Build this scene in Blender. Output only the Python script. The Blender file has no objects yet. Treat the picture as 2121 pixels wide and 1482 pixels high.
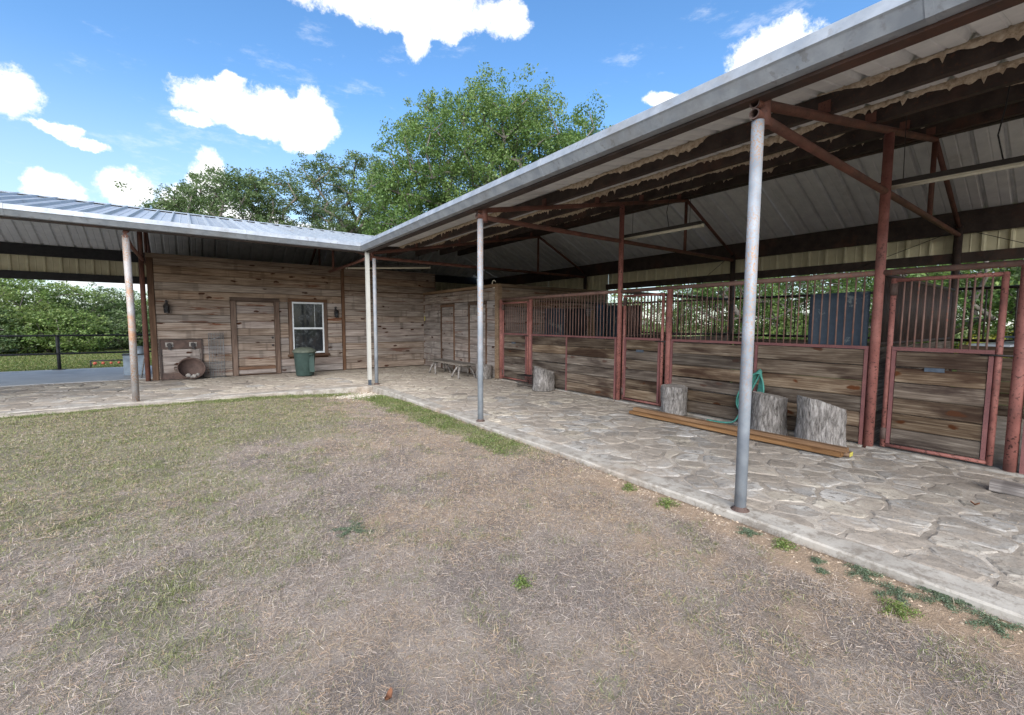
import bpy, math, random
import numpy as np
from mathutils import Matrix, Vector
R = math.radians
rnd = random.Random(7)
rng = np.random.default_rng(11)
sc = bpy.context.scene
COL = sc.collection

# ------------------------------------------------------------------ camera
CAM = (-3.295, -10.085, 1.40)
YAW, PITCH, ROLL = R(36.224), R(-4.49), R(0.244)
fw = Vector((math.sin(YAW)*math.cos(PITCH), math.cos(YAW)*math.cos(PITCH), math.sin(PITCH)))
rt = Vector((math.cos(YAW), -math.sin(YAW), 0)); up = rt.cross(fw)
rt, up = math.cos(ROLL)*rt + math.sin(ROLL)*up, -math.sin(ROLL)*rt + math.cos(ROLL)*up
cd = bpy.data.cameras.new('camera'); cam = bpy.data.objects.new('camera', cd); COL.objects.link(cam)
cam.matrix_world = Matrix(((rt.x, up.x, -fw.x, CAM[0]), (rt.y, up.y, -fw.y, CAM[1]), (rt.z, up.z, -fw.z, CAM[2]), (0, 0, 0, 1)))
cd.sensor_width = 36; cd.lens = 906.8/2121*36; cd.clip_end = 2000; cd.clip_start = .05
sc.camera = cam

# ------------------------------------------------------------------ light, exposure
SUN_EL, SUN_AZ = R(33), R(-142)          # azimuth from +Y towards +X
sc.view_settings.view_transform = 'Standard'; sc.view_settings.look = 'None'
sc.view_settings.gamma = 1; sc.view_settings.exposure = 2.32
sun = bpy.data.lights.new('sun', 'SUN'); sun.energy = 1.5; sun.angle = R(60); sun.color = (1, .955, .89)
so = bpy.data.objects.new('sun', sun); COL.objects.link(so)
sdir = Vector((math.sin(SUN_AZ)*math.cos(SUN_EL), math.cos(SUN_AZ)*math.cos(SUN_EL), math.sin(SUN_EL)))
so.rotation_euler = sdir.to_track_quat('Z', 'Y').to_euler()
so.location = (-10, -10, 20)


class NT:
    """small node-tree helper"""
    def __init__(s, tree): s.t = tree; tree.nodes.clear()
    def n(s, typ, *ins, **kw):
        d = s.t.nodes.new(typ)
        for k, v in kw.items():
            if k.startswith('i_'):
                k = k[2:]; k = int(k) if k.isdigit() else k.replace('_', ' ')
                s.put(d.inputs[k], v)
            else: setattr(d, k, v)
        for i, v in enumerate(ins):
            if v is not None: s.put(d.inputs[i], v)
        return d
    def put(s, sock, v):
        if isinstance(v, bpy.types.NodeSocket): s.t.links.new(v, sock)
        elif isinstance(v, bpy.types.Node): s.t.links.new(v.outputs[0], sock)
        else: sock.default_value = v
    def m(s, op, a, b=None, c=None, clamp=False): return s.n('ShaderNodeMath', a, b, c, operation=op, use_clamp=clamp).outputs[0]
    def vm(s, op, a, b=None):
        d = s.n('ShaderNodeVectorMath', a, b, operation=op); return d.outputs[0]
    def mix(s, f, a, b, bt='MIX'):
        d = s.n('ShaderNodeMix', data_type='RGBA', blend_type=bt)
        s.put(d.inputs[0], f); s.put(d.inputs[6], rgba(a)); s.put(d.inputs[7], rgba(b)); return d.outputs[2]
    def ramp(s, f, *stops, interp='LINEAR'):
        d = s.n('ShaderNodeValToRGB', f); e = d.color_ramp.elements; d.color_ramp.interpolation = interp
        while len(e) < len(stops): e.new(.5)
        for el, (p, c) in zip(e, stops): el.position = p; el.color = rgba(c)
        return d.outputs[0]
    def noise(s, vec, scale=5, detail=4, rough=.55, dist=0):
        return s.n('ShaderNodeTexNoise', i_Vector=vec, i_Scale=scale, i_Detail=detail, i_Roughness=rough, i_Distortion=dist).outputs[0]
    def smooth(s, v, a, b, lo=0., hi=1.):
        d = s.n('ShaderNodeMapRange', v, a, b, lo, hi, interpolation_type='SMOOTHSTEP'); return d.outputs[0]


def rgba(c):
    if isinstance(c, (int, float)): return (c, c, c, 1)
    if isinstance(c, tuple) and len(c) == 3: return (*c, 1)
    return c


# world: nishita sky with cumulus clouds
w = bpy.data.worlds.new('World'); sc.world = w; w.use_nodes = True
T = NT(w.node_tree)
sky = T.n('ShaderNodeTexSky', sky_type='NISHITA', sun_disc=False, sun_elevation=SUN_EL, sun_rotation=SUN_AZ, altitude=200, air_density=1.0, dust_density=.5, ozone_density=2.0)
hsv = T.n('ShaderNodeHueSaturation', i_Color=sky.outputs[0], i_Saturation=1.2, i_Value=1.0)
dirv = T.n('ShaderNodeTexCoord').outputs['Generated']
sx = T.n('ShaderNodeSeparateXYZ', dirv)
wob = T.n('ShaderNodeTexNoise', i_Vector=dirv, i_Scale=7., i_Detail=7., i_Roughness=.62)
wv = T.n('ShaderNodeSeparateColor', wob.outputs['Color'])
az = T.m('MULTIPLY', T.m('ARCTAN2', sx.outputs[0], sx.outputs[1]), 57.2958)
el = T.m('MULTIPLY', T.m('ARCSINE', sx.outputs[2]), 57.2958)
azw = T.m('ADD', az, T.m('MULTIPLY', T.m('SUBTRACT', wv.outputs[0], .5), 5.4))
elw = T.m('ADD', el, T.m('MULTIPLY', T.m('SUBTRACT', wv.outputs[1], .5), 4.2))
BLOBS = [(3.8, 22.1, 3.3, 2.1), (8.3, 22.0, 4., 2.3), (12.3, 22.5, 2.3, 2.6), (11.4, 19.9, 2.2, 1.3), (.9, 20.3, 1.8, .8), (6., 20.4, 3., 1.0), (4.3, 24.2, 1., .9),
         (17, 33.2, 6.5, 2.0), (27, 33.4, 9, 1.7), (24., 31., 1.5, 2.1), (21.5, 31.9, 3.2, 1.1), (27, 31.8, 2.6, 1.2), (35.5, 32.8, 2.8, 1.7),
         (-12.6, 18., 3.0, 1.9), (-9.2, 16.2, 1.6, .5), (-6.9, 15.5, 1.7, .45),
         (-9.4, 11.5, 1.9, 1.5), (-4.2, 12.2, 2.3, 1.9), (1.7, 14.9, 1.6, 2.3), (1.6, 11.6, 4., 1.8), (6, 10, 9, 1.6),
         (66, 27.3, 4.2, 2.6), (54, 24.6, 2.2, 1.0), (-5, 6.0, 14, 2.4), (20, 8, 12, 3)]
dmin = None
for a, e, ra, re in BLOBS:
    d = T.m('ADD', T.m('POWER', T.m('MULTIPLY', T.m('SUBTRACT', azw, a), 1/ra), 2.), T.m('POWER', T.m('MULTIPLY', T.m('SUBTRACT', elw, e), 1/re), 2.))
    dmin = d if dmin is None else T.m('SMOOTH_MIN', dmin, d, .35)
fray = T.m('MULTIPLY', T.m('SUBTRACT', T.noise(dirv, 19., 10, .72), .5), 3.4)
dmin = T.m('ADD', dmin, fray)
cl = T.smooth(dmin, 1.40, .50)
# the same sort of cumulus all round the rest of the sky
gn = T.noise(T.vm('MULTIPLY', dirv, (1, 1, 2.2)), 3.1, 8, .6)
inview = T.m('MULTIPLY', T.smooth(az, -24, -16), T.smooth(az, 92, 80))
inview = T.m('MULTIPLY', inview, T.smooth(el, 48, 40))
gen = T.m('MULTIPLY', T.smooth(gn, .53, .60), T.m('SUBTRACT', 1., inview))
cl = T.m('MAXIMUM', cl, gen)
wisp = T.m('MULTIPLY', T.smooth(T.noise(T.vm('MULTIPLY', dirv, (1, 1, 3.)), 5., 9, .68), .56, .78), .45)
cl = T.m('MAXIMUM', cl, wisp)
shade = T.smooth(T.noise(dirv, 9., 6, .6), .3, .7, .82, 1.02)
ccol = T.mix(shade, (.20, .212, .235), (.28, .28, .28))
haze = T.smooth(el, 26, 2, 0., .62)
skyc = T.vm('SCALE', hsv.outputs[0]); T.put(skyc.node.inputs['Scale'], .055)
base = T.mix(haze, skyc, (.155, .176, .197))
T.n('ShaderNodeOutputWorld', T.n('ShaderNodeBackground', T.mix(cl, base, ccol), 1.0))

sc.render.engine = 'CYCLES'
sc.cycles.use_denoising = True
sc.cycles.max_bounces = 8; sc.cycles.diffuse_bounces = 5; sc.cycles.transparent_max_bounces = 8
sc.cycles.sample_clamp_indirect = 6
sc.cycles.caustics_reflective = False; sc.cycles.caustics_refractive = False


# ------------------------------------------------------------------ mesh helpers
class MB:
    def __init__(s): s.v = []; s.f = []; s.sm = []
    def add(s, vs, fs, smooth=False):
        o = len(s.v); s.v += [tuple(p) for p in vs]; s.f += [tuple(i + o for i in f) for f in fs]; s.sm += [smooth]*len(fs); return s
    def box(s, a, b):
        (x0, y0, z0), (x1, y1, z1) = a, b
        if x1 < x0: x0, x1 = x1, x0
        if y1 < y0: y0, y1 = y1, y0
        if z1 < z0: z0, z1 = z1, z0
        return s.add([(x0, y0, z0), (x1, y0, z0), (x1, y1, z0), (x0, y1, z0), (x0, y0, z1), (x1, y0, z1), (x1, y1, z1), (x0, y1, z1)],
                     [(3, 2, 1, 0), (4, 5, 6, 7), (0, 1, 5, 4), (1, 2, 6, 5), (2, 3, 7, 6), (3, 0, 4, 7)])
    def cbox(s, c, size, rz=0, rx=0, ry=0, bev=0):
        M = Matrix.Translation(c) @ Matrix.Rotation(rz, 4, 'Z') @ Matrix.Rotation(ry, 4, 'Y') @ Matrix.Rotation(rx, 4, 'X')
        t = MB().box([-k/2 for k in size], [k/2 for k in size])
        return s.add([M @ Vector(p) for p in t.v], t.f)
    def tube(s, pts, r, n=10, caps=True, smooth=True):
        pts = [Vector(p) for p in pts]; k = len(pts); rs = r if isinstance(r, (list, tuple)) else [r]*k
        vs = []; up0 = None
        for i, p in enumerate(pts):
            d = (pts[min(i+1, k-1)] - pts[max(i-1, 0)]).normalized()
            if up0 is None: up0 = Vector((0, 0, 1)) if abs(d.z) < .9 else Vector((1, 0, 0))
            a = d.cross(up0)
            if a.length < 1e-4: a = d.orthogonal()
            a.normalize(); b = a.cross(d); up0 = b
            for j in range(n):
                t = 2*math.pi*j/n; vs.append(p + rs[i]*(math.cos(t)*a + math.sin(t)*b))
        fs = [(i*n + j, i*n + (j+1) % n, (i+1)*n + (j+1) % n, (i+1)*n + j) for i in range(k-1) for j in range(n)]
        s.add(vs, fs, smooth)
        if caps:
            o = len(s.v) - len(vs)
            s.f.append(tuple(o + j for j in reversed(range(n)))); s.f.append(tuple(o + (k-1)*n + j for j in range(n))); s.sm += [False]*2
        return s
    def lathe(s, prof, n=24, M=None, smooth=True):
        k = len(prof); vs = []
        for r, z in prof:
            for j in range(n):
                t = 2*math.pi*j/n; p = Vector((r*math.cos(t), r*math.sin(t), z)); vs.append(M @ p if M else p)
        fs = [(i*n + j, i*n + (j+1) % n, (i+1)*n + (j+1) % n, (i+1)*n + j) for i in range(k-1) for j in range(n)]
        return s.add(vs, fs, smooth)
    def prism(s, poly, fn0, fn1):
        n = len(poly); vs = [fn0(*p) for p in poly] + [fn1(*p) for p in poly]
        return s.add(vs, [(i, (i+1) % n, n + (i+1) % n, n + i) for i in range(n)] + [tuple(reversed(range(n))), tuple(range(n, 2*n))])
    def obj(s, name, mat, parent=None, M=None):
        me = bpy.data.meshes.new(name); me.from_pydata([tuple(p) for p in s.v], [], s.f); me.update()
        if any(s.sm): me.polygons.foreach_set('use_smooth', s.sm)
        if mat: me.materials.append(mat)
        return link(name, me, parent, M)


def link(name, me, parent=None, M=None):
    o = bpy.data.objects.new(name, me); COL.objects.link(o)
    if M is not None: o.matrix_local = M
    if parent is not None: o.parent = parent
    return o


def tag(o, label, cat=None, group=None, kind=None):
    o['label'] = label
    if cat: o['category'] = cat
    if group: o['group'] = group
    if kind: o['kind'] = kind
    return o


def thing(name, label, cat, group=None, loc=(0, 0, 0)):
    """an Empty; children keep world coordinates (the empty sits at the thing's base)"""
    o = bpy.data.objects.new(name, None); COL.objects.link(o); o.empty_display_size = .2
    o.location = loc
    return tag(o, label, cat, group)


def adopt(t, *obs):
    for o in obs:
        o.parent = t; o.matrix_parent_inverse = Matrix.Translation(-Vector(t.location))
    return obs[0] if obs else None


def np_mesh(name, verts, faces_n, loops, mat, col=None, smooth=False):
    """fast mesh from numpy: verts (N,3), loop vertex indices, verts per face"""
    me = bpy.data.meshes.new(name); nf = len(faces_n)
    me.vertices.add(len(verts)); me.vertices.foreach_set('co', np.ascontiguousarray(verts, dtype=np.float32).ravel())
    me.loops.add(len(loops)); me.loops.foreach_set('vertex_index', np.ascontiguousarray(loops, dtype=np.int32))
    me.polygons.add(nf); st = np.concatenate(([0], np.cumsum(faces_n)[:-1])).astype(np.int32)
    me.polygons.foreach_set('loop_start', st)
    if smooth: me.polygons.foreach_set('use_smooth', np.ones(nf, dtype=bool))
    if col is not None:
        a = me.color_attributes.new('Col', 'FLOAT_COLOR', 'POINT')
        c = np.ones((len(verts), 4), dtype=np.float32); c[:, :3] = col; a.data.foreach_set('color', c.ravel())
    me.update(calc_edges=True)
    if mat: me.materials.append(mat)
    return me


# ------------------------------------------------------------------ materials
def newmat(name):
    m = bpy.data.materials.new(name); m.use_nodes = True; return m, NT(m.node_tree)


def finish(t, col, rough=.8, metal=0., bump=None, bstr=.3, bdist=.01, spec=.3, **kw):
    p = t.n('ShaderNodeBsdfPrincipled', i_Base_Color=rgba(col) if not isinstance(col, bpy.types.NodeSocket) else col, i_Roughness=rough, i_Metallic=metal)
    p.inputs['Specular IOR Level'].default_value = spec
    if bump is not None:
        b = t.n('ShaderNodeBump', i_Height=bump, i_Strength=bstr, i_Distance=bdist); t.put(p.inputs['Normal'], b.outputs[0])
    t.n('ShaderNodeOutputMaterial', p.outputs[0]); return p


def objvec(t, offs=True):
    c = t.n('ShaderNodeTexCoord').outputs['Object']
    r = t.n('ShaderNodeObjectInfo').outputs['Random']
    if offs: c = t.vm('ADD', c, t.n('ShaderNodeCombineXYZ', t.m('MULTIPLY', r, 91.), t.m('MULTIPLY', r, 37.), t.m('MULTIPLY', r, 53.)).outputs[0])
    return c, r


def wood(name, c0, c1, c2, knot=(.05, .022, .014), knotamt=1., redamt=.0, stick=0., rlo=.72, rhi=1.18, blotch=.0, blotchc=(.03, .02, .016), rough=.85):
    m, t = newmat(name); v, r = objvec(t)
    g = t.noise(t.vm('MULTIPLY', v, (1.1, 9, 34)), 1.5, 8, .62, .6)
    g2 = t.noise(t.vm('MULTIPLY', v, (.9, 2, 5)), 1.4, 4, .6)
    f = t.m('ADD', t.m('MULTIPLY', g, .62), t.m('MULTIPLY', g2, .38))
    c = t.ramp(f, (.33, c0), (.5, c1), (.66, c2))
    fine = t.noise(t.vm('MULTIPLY', v, (2.5, 20, 130)), 1., 3, .6)
    c = t.mix(t.smooth(fine, .5, .75, 0., .5), c, tuple(k*.55 for k in c0))
    if blotch:
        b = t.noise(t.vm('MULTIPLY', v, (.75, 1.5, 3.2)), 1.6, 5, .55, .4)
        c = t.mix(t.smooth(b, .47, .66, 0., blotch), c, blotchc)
    if redamt:
        rr = t.noise(t.vm('MULTIPLY', v, (.55, 1, 9)), 1.3, 5, .6, .8)
        c = t.mix(t.smooth(rr, .60, .65, 0., redamt), c, (.115, .045, .026))
    if stick:
        s = t.noise(t.vm('MULTIPLY', v, (5.2, .02, .5)), 1., 2, .4)
        c = t.mix(t.smooth(s, .60, .68, 0., stick), c, tuple(k*.42 for k in c1))
    if knotamt:
        kv = t.vm('ADD', t.vm('MULTIPLY', v, (2.1, 0, 5.)), t.vm('SCALE', t.n('ShaderNodeTexNoise', i_Vector=v, i_Scale=9.).outputs['Color']))
        kv.node.inputs[1].links[0].from_node.inputs['Scale'].default_value = .28
        vo = t.n('ShaderNodeTexVoronoi', i_Vector=kv, i_Scale=1., voronoi_dimensions='3D').outputs[0]
        c = t.mix(t.smooth(vo, .17, .10, 0., knotamt), c, knot)
    val = t.m('ADD', t.m('MULTIPLY', r, rhi - rlo), rlo)
    h = t.n('ShaderNodeHueSaturation', i_Color=c, i_Value=val, i_Saturation=t.m('ADD', t.m('MULTIPLY', t.m('FRACT', t.m('MULTIPLY', r, 17.3)), .5), .72))
    hb = t.m('ADD', g, t.m('MULTIPLY', fine, .5))
    finish(t, h.outputs[0], rough, bump=hb, bstr=.55, bdist=.006, spec=.15); return m


def metal_paint(name, c0, c1, speck, samt=.6, sscale=90, rough=.62, metal=0., patch=None, pamt=0., pscale=2.5, bump=.25, lo=.56, hi=.66, zramp=None):
    m, t = newmat(name); v, r = objvec(t)
    c = t.ramp(t.noise(v, 6., 6, .6), (.35, c0), (.65, c1))
    if patch: c = t.mix(t.smooth(t.noise(v, pscale, 6, .65), .52, .68, 0., pamt), c, patch)
    s = t.noise(v, sscale, 3, .6); mask = t.smooth(t.noise(v, 2.1, 3), .38, .62, .25, 1.)
    if zramp:
        z = t.n('ShaderNodeSeparateXYZ', t.n('ShaderNodeTexCoord').outputs['Object']).outputs[2]
        zz = t.m('ADD', z, t.m('MULTIPLY', t.noise(v, 3., 4), .8))
        mask = t.m('MULTIPLY', mask, t.smooth(zz, zramp[0], zramp[1], .12, 1.))
    k = t.m('MULTIPLY', t.m('MULTIPLY', t.smooth(s, lo, hi), mask), samt)
    c = t.mix(k, c, speck)
    finish(t, c, rough, metal, bump=s, bstr=bump, bdist=.002, spec=.3); return m


def plain(name, c, rough=.7, var=.25, scale=12, metal=0, bump=.2, spec=.3, stretch=(1, 1, 1)):
    m, t = newmat(name); v, r = objvec(t); n = t.noise(t.vm('MULTIPLY', v, stretch), scale, 6, .6)
    c2 = t.ramp(n, (.3, tuple(k*(1-var) for k in c)), (.7, tuple(min(1, k*(1+var)) for k in c)))
    finish(t, c2, rough, metal, bump=n, bstr=bump, bdist=.004, spec=spec); return m


M = {}
M['plank'] = wood('weathered_plank', (.082, .060, .048), (.235, .187, .155), (.41, .352, .308), redamt=.9, stick=.42, rlo=.87, rhi=1.10)
M['plank_up'] = wood('brown_weathered_plank', (.086, .06, .044), (.24, .18, .138), (.40, .322, .255), redamt=.8, stick=.4, rlo=.88, rhi=1.10)
M['plank_grey'] = wood('grey_weathered_plank', (.098, .08, .073), (.255, .218, .20), (.43, .387, .362), redamt=.6, stick=.55, rlo=.85, rhi=1.12)
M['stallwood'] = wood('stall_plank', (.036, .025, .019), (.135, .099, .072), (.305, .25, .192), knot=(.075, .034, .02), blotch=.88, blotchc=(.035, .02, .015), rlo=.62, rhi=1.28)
M['trim'] = wood('brown_trim', (.05, .030, .021), (.115, .068, .046), (.19, .12, .082), knotamt=.3)
M['trim_light'] = wood('tan_trim', (.10, .068, .045), (.21, .145, .098), (.33, .24, .165), knotamt=.3)
M['red'] = metal_paint('red_oxide_pipe', (.215, .083, .07), (.33, .138, .116), (.035, .018, .016), .9, 42, patch=(.16, .075, .066), pamt=.8, lo=.55, hi=.64)
M['redflat'] = metal_paint('red_purple_flat_bar', (.155, .066, .066), (.215, .09, .085), (.06, .03, .03), .7, 80)
M['bar'] = metal_paint('rusty_bar', (.15, .085, .07), (.24, .15, .125), (.30, .11, .075), .8, 30, patch=(.10, .07, .065), pamt=.6)
M['truss'] = metal_paint('rusty_truss_pipe', (.10, .046, .036), (.175, .075, .056), (.05, .026, .02), .8, 60, patch=(.08, .045, .038), pamt=.8)
M['galv'] = metal_paint('galvanised_pipe', (.19, .22, .26), (.28, .315, .36), (.34, .20, .11), .9, 80, rough=.6, metal=.1, patch=(.17, .195, .24), pamt=.6, zramp=(.9, 2.2), lo=.5, hi=.58)
M['galvrust'] = metal_paint('rusted_galvanised_pipe', (.27, .275, .28), (.37, .37, .375), (.30, .165, .09), .95, 55, rough=.6, metal=.15, patch=(.40, .21, .11), pamt=.9, lo=.44, hi=.55)
M['darksteel'] = metal_paint('dark_steel', (.030, .022, .020), (.060, .044, .038), (.12, .05, .028), .5, 40, patch=(.13, .055, .036), pamt=.45, pscale=1.2, rough=.6)
M['black'] = plain('black_paint', (.022, .022, .024), .55, .4)
M['gutter'] = metal_paint('gutter_metal', (.25, .28, .32), (.36, .39, .43), (.16, .15, .14), .5, 16, rough=.5, metal=.3, patch=(.24, .245, .25), pamt=.7, pscale=1.4, bump=.08)
M['spout'] = plain('downspout_metal', (.42, .42, .40), .5, .1, 3, .1, .05)
M['cauldron'] = metal_paint('rusted_iron', (.062, .042, .037), (.115, .076, .064), (.035, .025, .022), .7, 26, rough=.75)
M['ash'] = plain('ash', (.3, .28, .26), .9, .5, 30)
M['can'] = plain('green_plastic', (.036, .062, .056), .6, .25, 8, bump=.05)
M['canlid'] = plain('dusty_green_plastic', (.085, .10, .08), .7, .3, 9, bump=.05)
M['hose'] = plain('green_rubber', (.06, .23, .19), .45, .25, 20, bump=.05)
M['wire'] = plain('galvanised_wire', (.22, .24, .26), .5, .3, 8, .4)
M['bench'] = wood('grey_bench_wood', (.07, .06, .052), (.17, .15, .132), (.30, .27, .245), knotamt=.3)
M['lumber'] = wood('orange_treated_timber', (.10, .055, .028), (.205, .115, .058), (.30, .18, .095), knotamt=.3, rlo=.9, rhi=1.1)
M['yellow'] = plain('yellow_end_paint', (.50, .45, .10), .7, .3)
M['tin'] = plain('grey_plate', (.09, .11, .14), .5, .3, 14, .5)
M['winframe'] = plain('white_aluminium', (.62, .66, .70), .45, .12, 8, .2)
M['ring'] = plain('pale_plastic', (.62, .58, .48), .5, .15)
M['lampwhite'] = plain('aged_white_enamel', (.62, .60, .50), .45, .15)
M['lampdark'] = plain('dark_channel', (.04, .035, .032), .6, .3)
M['bluebox'] = plain('blue_grey_metal', (.22, .27, .33), .55, .3, 5, .3)
M['target'] = plain('orange_red_paint', (.50, .12, .08), .6, .25)
M['bolt'] = plain('dark_bolt', (.05, .045, .045), .5, .3, 20, .6)

# glass: dark reflective pane with dirt
m, t = newmat('dirty_window_glass'); v, r = objvec(t)
dn = t.smooth(t.noise(v, 7, 8, .7), .48, .72)
p = finish(t, t.mix(dn, (.012, .015, .019), (.075, .085, .095)), t.m('ADD', t.m('MULTIPLY', dn, .4), .06), spec=.5); M['glass'] = m

# corrugated sheet
def sheetmat(name, c0, c1, rustamt, rough=.45, metal=.45):
    m, t = newmat(name); v, r = objvec(t)
    n = t.noise(t.vm('MULTIPLY', v, (3, 3, 3)), 2., 6, .6)
    c = t.ramp(n, (.3, c0), (.7, c1))
    c = t.mix(t.smooth(t.noise(v, 1.3, 7, .7), .58, .75, 0., rustamt), c, (.17, .13, .10))
    val = t.m('ADD', t.m('MULTIPLY', r, .18), .9)
    h = t.n('ShaderNodeHueSaturation', i_Color=c, i_Value=val)
    finish(t, h.outputs[0], rough, metal, bump=n, bstr=.08, spec=.4); return m
M['sheet'] = sheetmat('galvanised_sheet', (.36, .39, .42), (.49, .52, .54), .6)
M['sheet_in'] = sheetmat('dull_galvanised_sheet', (.60, .61, .62), (.74, .75, .75), .30, .6, .0)
M['clad'] = sheetmat('cream_cladding', (.56, .52, .36), (.68, .64, .46), .25, .6, .0)

# insulation
m, t = newmat('torn_insulation'); v, r = objvec(t); n = t.noise(v, 24, 7, .7)
finish(t, t.ramp(n, (.3, (.30, .21, .14)), (.5, (.55, .45, .34)), (.7, (.72, .64, .53))), .95, bump=n, bstr=.9, bdist=.02, spec=.05); M['insul'] = m

# bark / stump
m, t = newmat('grey_bark'); v, r = objvec(t)
n = t.noise(t.vm('MULTIPLY', v, (1, 1, .2)), 44, 7, .7, .6); n2 = t.noise(v, 5, 4)
c = t.ramp(t.m('ADD', t.m('MULTIPLY', n, .75), t.m('MULTIPLY', n2, .25)), (.36, (.05, .043, .04)), (.49, (.21, .195, .185)), (.64, (.44, .415, .40)))
finish(t, c, .92, bump=n, bstr=1., bdist=.03, spec=.1); M['bark'] = m
m, t = newmat('stump_top'); v, r = objvec(t)
l = t.n('ShaderNodeVectorMath', t.vm('MULTIPLY', t.n('ShaderNodeTexCoord').outputs['Object'], (1, 1, 0)), operation='LENGTH').outputs['Value']
n = t.noise(v, 9, 5); rg = t.m('SINE', t.m('ADD', t.m('MULTIPLY', l, 210.), t.m('MULTIPLY', n, 9.)))
finish(t, t.mix(t.smooth(rg, -1., 1., 0., .45), t.ramp(n, (.3, (.26, .24, .22)), (.7, (.42, .39, .36))), (.15, .135, .12)), .9, bump=n, spec=.1); M['stumptop'] = m
M['treebark'] = plain('tree_bark', (.16, .145, .13), .95, .45, 14, bump=.8, spec=.05)

# concrete
def concrete(name, c0, c1, stain, samt, rough=.85, grime=0.):
    m, t = newmat(name); v, r = objvec(t, False)
    n = t.noise(v, 2.2, 8, .65); f = t.noise(v, 60, 4, .6)
    c = t.ramp(n, (.32, c0), (.68, c1)); c = t.mix(t.smooth(t.noise(v, .9, 6, .6), .5, .68, 0., samt), c, stain)
    c = t.mix(t.smooth(f, .55, .8, 0., .5), c, tuple(k*.5 for k in c0))
    if grime:
        gr = t.noise(v, 7.5, 9, .75); c = t.mix(t.smooth(gr, .46, .62, 0., grime), c, (.17, .145, .12))
    finish(t, c, rough, bump=t.m('ADD', n, t.m('MULTIPLY', f, .4)), bstr=.35, bdist=.01, spec=.25); return m
M['kerb'] = concrete('kerb_concrete', (.27, .25, .225), (.45, .425, .385), (.27, .20, .14), .8, grime=.75)
M['pad'] = concrete('smooth_concrete', (.35, .35, .35), (.45, .445, .44), (.23, .235, .25), .6, .5)
m, t = newmat('flagstone'); v, r = objvec(t)
n = t.noise(v, 3.2, 8, .65); n2 = t.noise(v, 16, 6, .65); hue = t.m('FRACT', t.m('MULTIPLY', r, 7.7))
c = t.ramp(n, (.32, (.225, .213, .20)), (.5, (.365, .348, .322)), (.68, (.54, .52, .485)))
c = t.mix(t.m('MULTIPLY', hue, .35), c, t.mix(t.smooth(hue, .6, .7), (.34, .34, .35), (.46, .37, .24)))
c = t.mix(t.smooth(n2, .50, .64, 0., .8), c, (.12, .108, .096))
wv_ = t.n('ShaderNodeTexCoord').outputs['Object']; wn = t.noise(t.vm('ADD', wv_, t.n('ShaderNodeObjectInfo').outputs['Location']), 1.1, 7, .68)
c = t.mix(t.smooth(wn, .40, .56, 0., .92), c, t.ramp(n2, (.3, (.19, .165, .14)), (.7, (.38, .33, .28))))
sp = t.noise(v, 75, 3, .7); c = t.mix(t.smooth(sp, .56, .70, 0., .65), c, (.09, .078, .066))
h = t.n('ShaderNodeHueSaturation', i_Color=c, i_Value=t.m('ADD', t.m('MULTIPLY', r, .4), .78))
finish(t, h.outputs[0], .88, bump=t.m('ADD', n, t.m('MULTIPLY', n2, .5)), bstr=.7, bdist=.02, spec=.2); M['flag'] = m
m, t = newmat('dirt_joint'); v, r = objvec(t, False)
n = t.noise(v, 3, 8, .65); f = t.noise(v, 90, 3, .7)
c = t.ramp(n, (.32, (.19, .17, .148)), (.5, (.34, .30, .258)), (.68, (.50, .46, .41)))
c = t.mix(t.smooth(f, .5, .75, 0., .6), c, (.12, .10, .085))
finish(t, c, .95, bump=t.m('ADD', n, f), bstr=.6, bdist=.012, spec=.1); M['joint'] = m
# attribute-coloured materials
def attrmat(name, rough=.9, trans=0., noisy=0., val=(.75, 1.25)):
    m, t = newmat(name)
    a = t.n('ShaderNodeVertexColor', layer_name='Col').outputs[0]
    ri = t.n('ShaderNodeNewGeometry').outputs['Random Per Island']
    if noisy:
        v = t.n('ShaderNodeTexCoord').outputs['Object']; f = t.noise(v, 70, 5, .75); g = t.noise(v, 9, 6, .65)
        k = t.m('ADD', t.m('MULTIPLY', f, 1.5*noisy), t.m('MULTIPLY', g, 1.1*noisy)); k = t.m('ADD', k, 1 - 1.3*noisy)
        h = t.n('ShaderNodeHueSaturation', i_Color=a, i_Value=k)
        finish(t, h.outputs[0], .95, bump=t.m('ADD', f, g), bstr=.8, bdist=.02, spec=.05); return m
    h = t.n('ShaderNodeHueSaturation', i_Color=a, i_Value=t.m('ADD', t.m('MULTIPLY', ri, val[1]-val[0]), val[0]), i_Hue=t.m('ADD', t.m('MULTIPLY', t.m('FRACT', t.m('MULTIPLY', ri, 13.7)), .03), .485))
    d = t.n('ShaderNodeBsdfDiffuse', h.outputs[0]); o = d.outputs[0]
    if trans:
        tr = t.n('ShaderNodeBsdfTranslucent', t.mix(.5, h.outputs[0], (.8, 1., .4), 'MULTIPLY'))
        gl = t.n('ShaderNodeBsdfGlossy', (.8, .85, .9, 1), .38)
        o = t.n('ShaderNodeMixShader', trans, o, tr.outputs[0]).outputs[0]
        o = t.n('ShaderNodeMixShader', .02, o, gl.outputs[0]).outputs[0]
    t.n('ShaderNodeOutputMaterial', o); return m
M['ground'] = attrmat('dry_lawn_soil', noisy=.62)
M['blade'] = attrmat('grass_blade', trans=.25, val=(.7, 1.3))
M['leaf'] = attrmat('leaf', trans=.45, val=(.6, 1.35))

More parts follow.
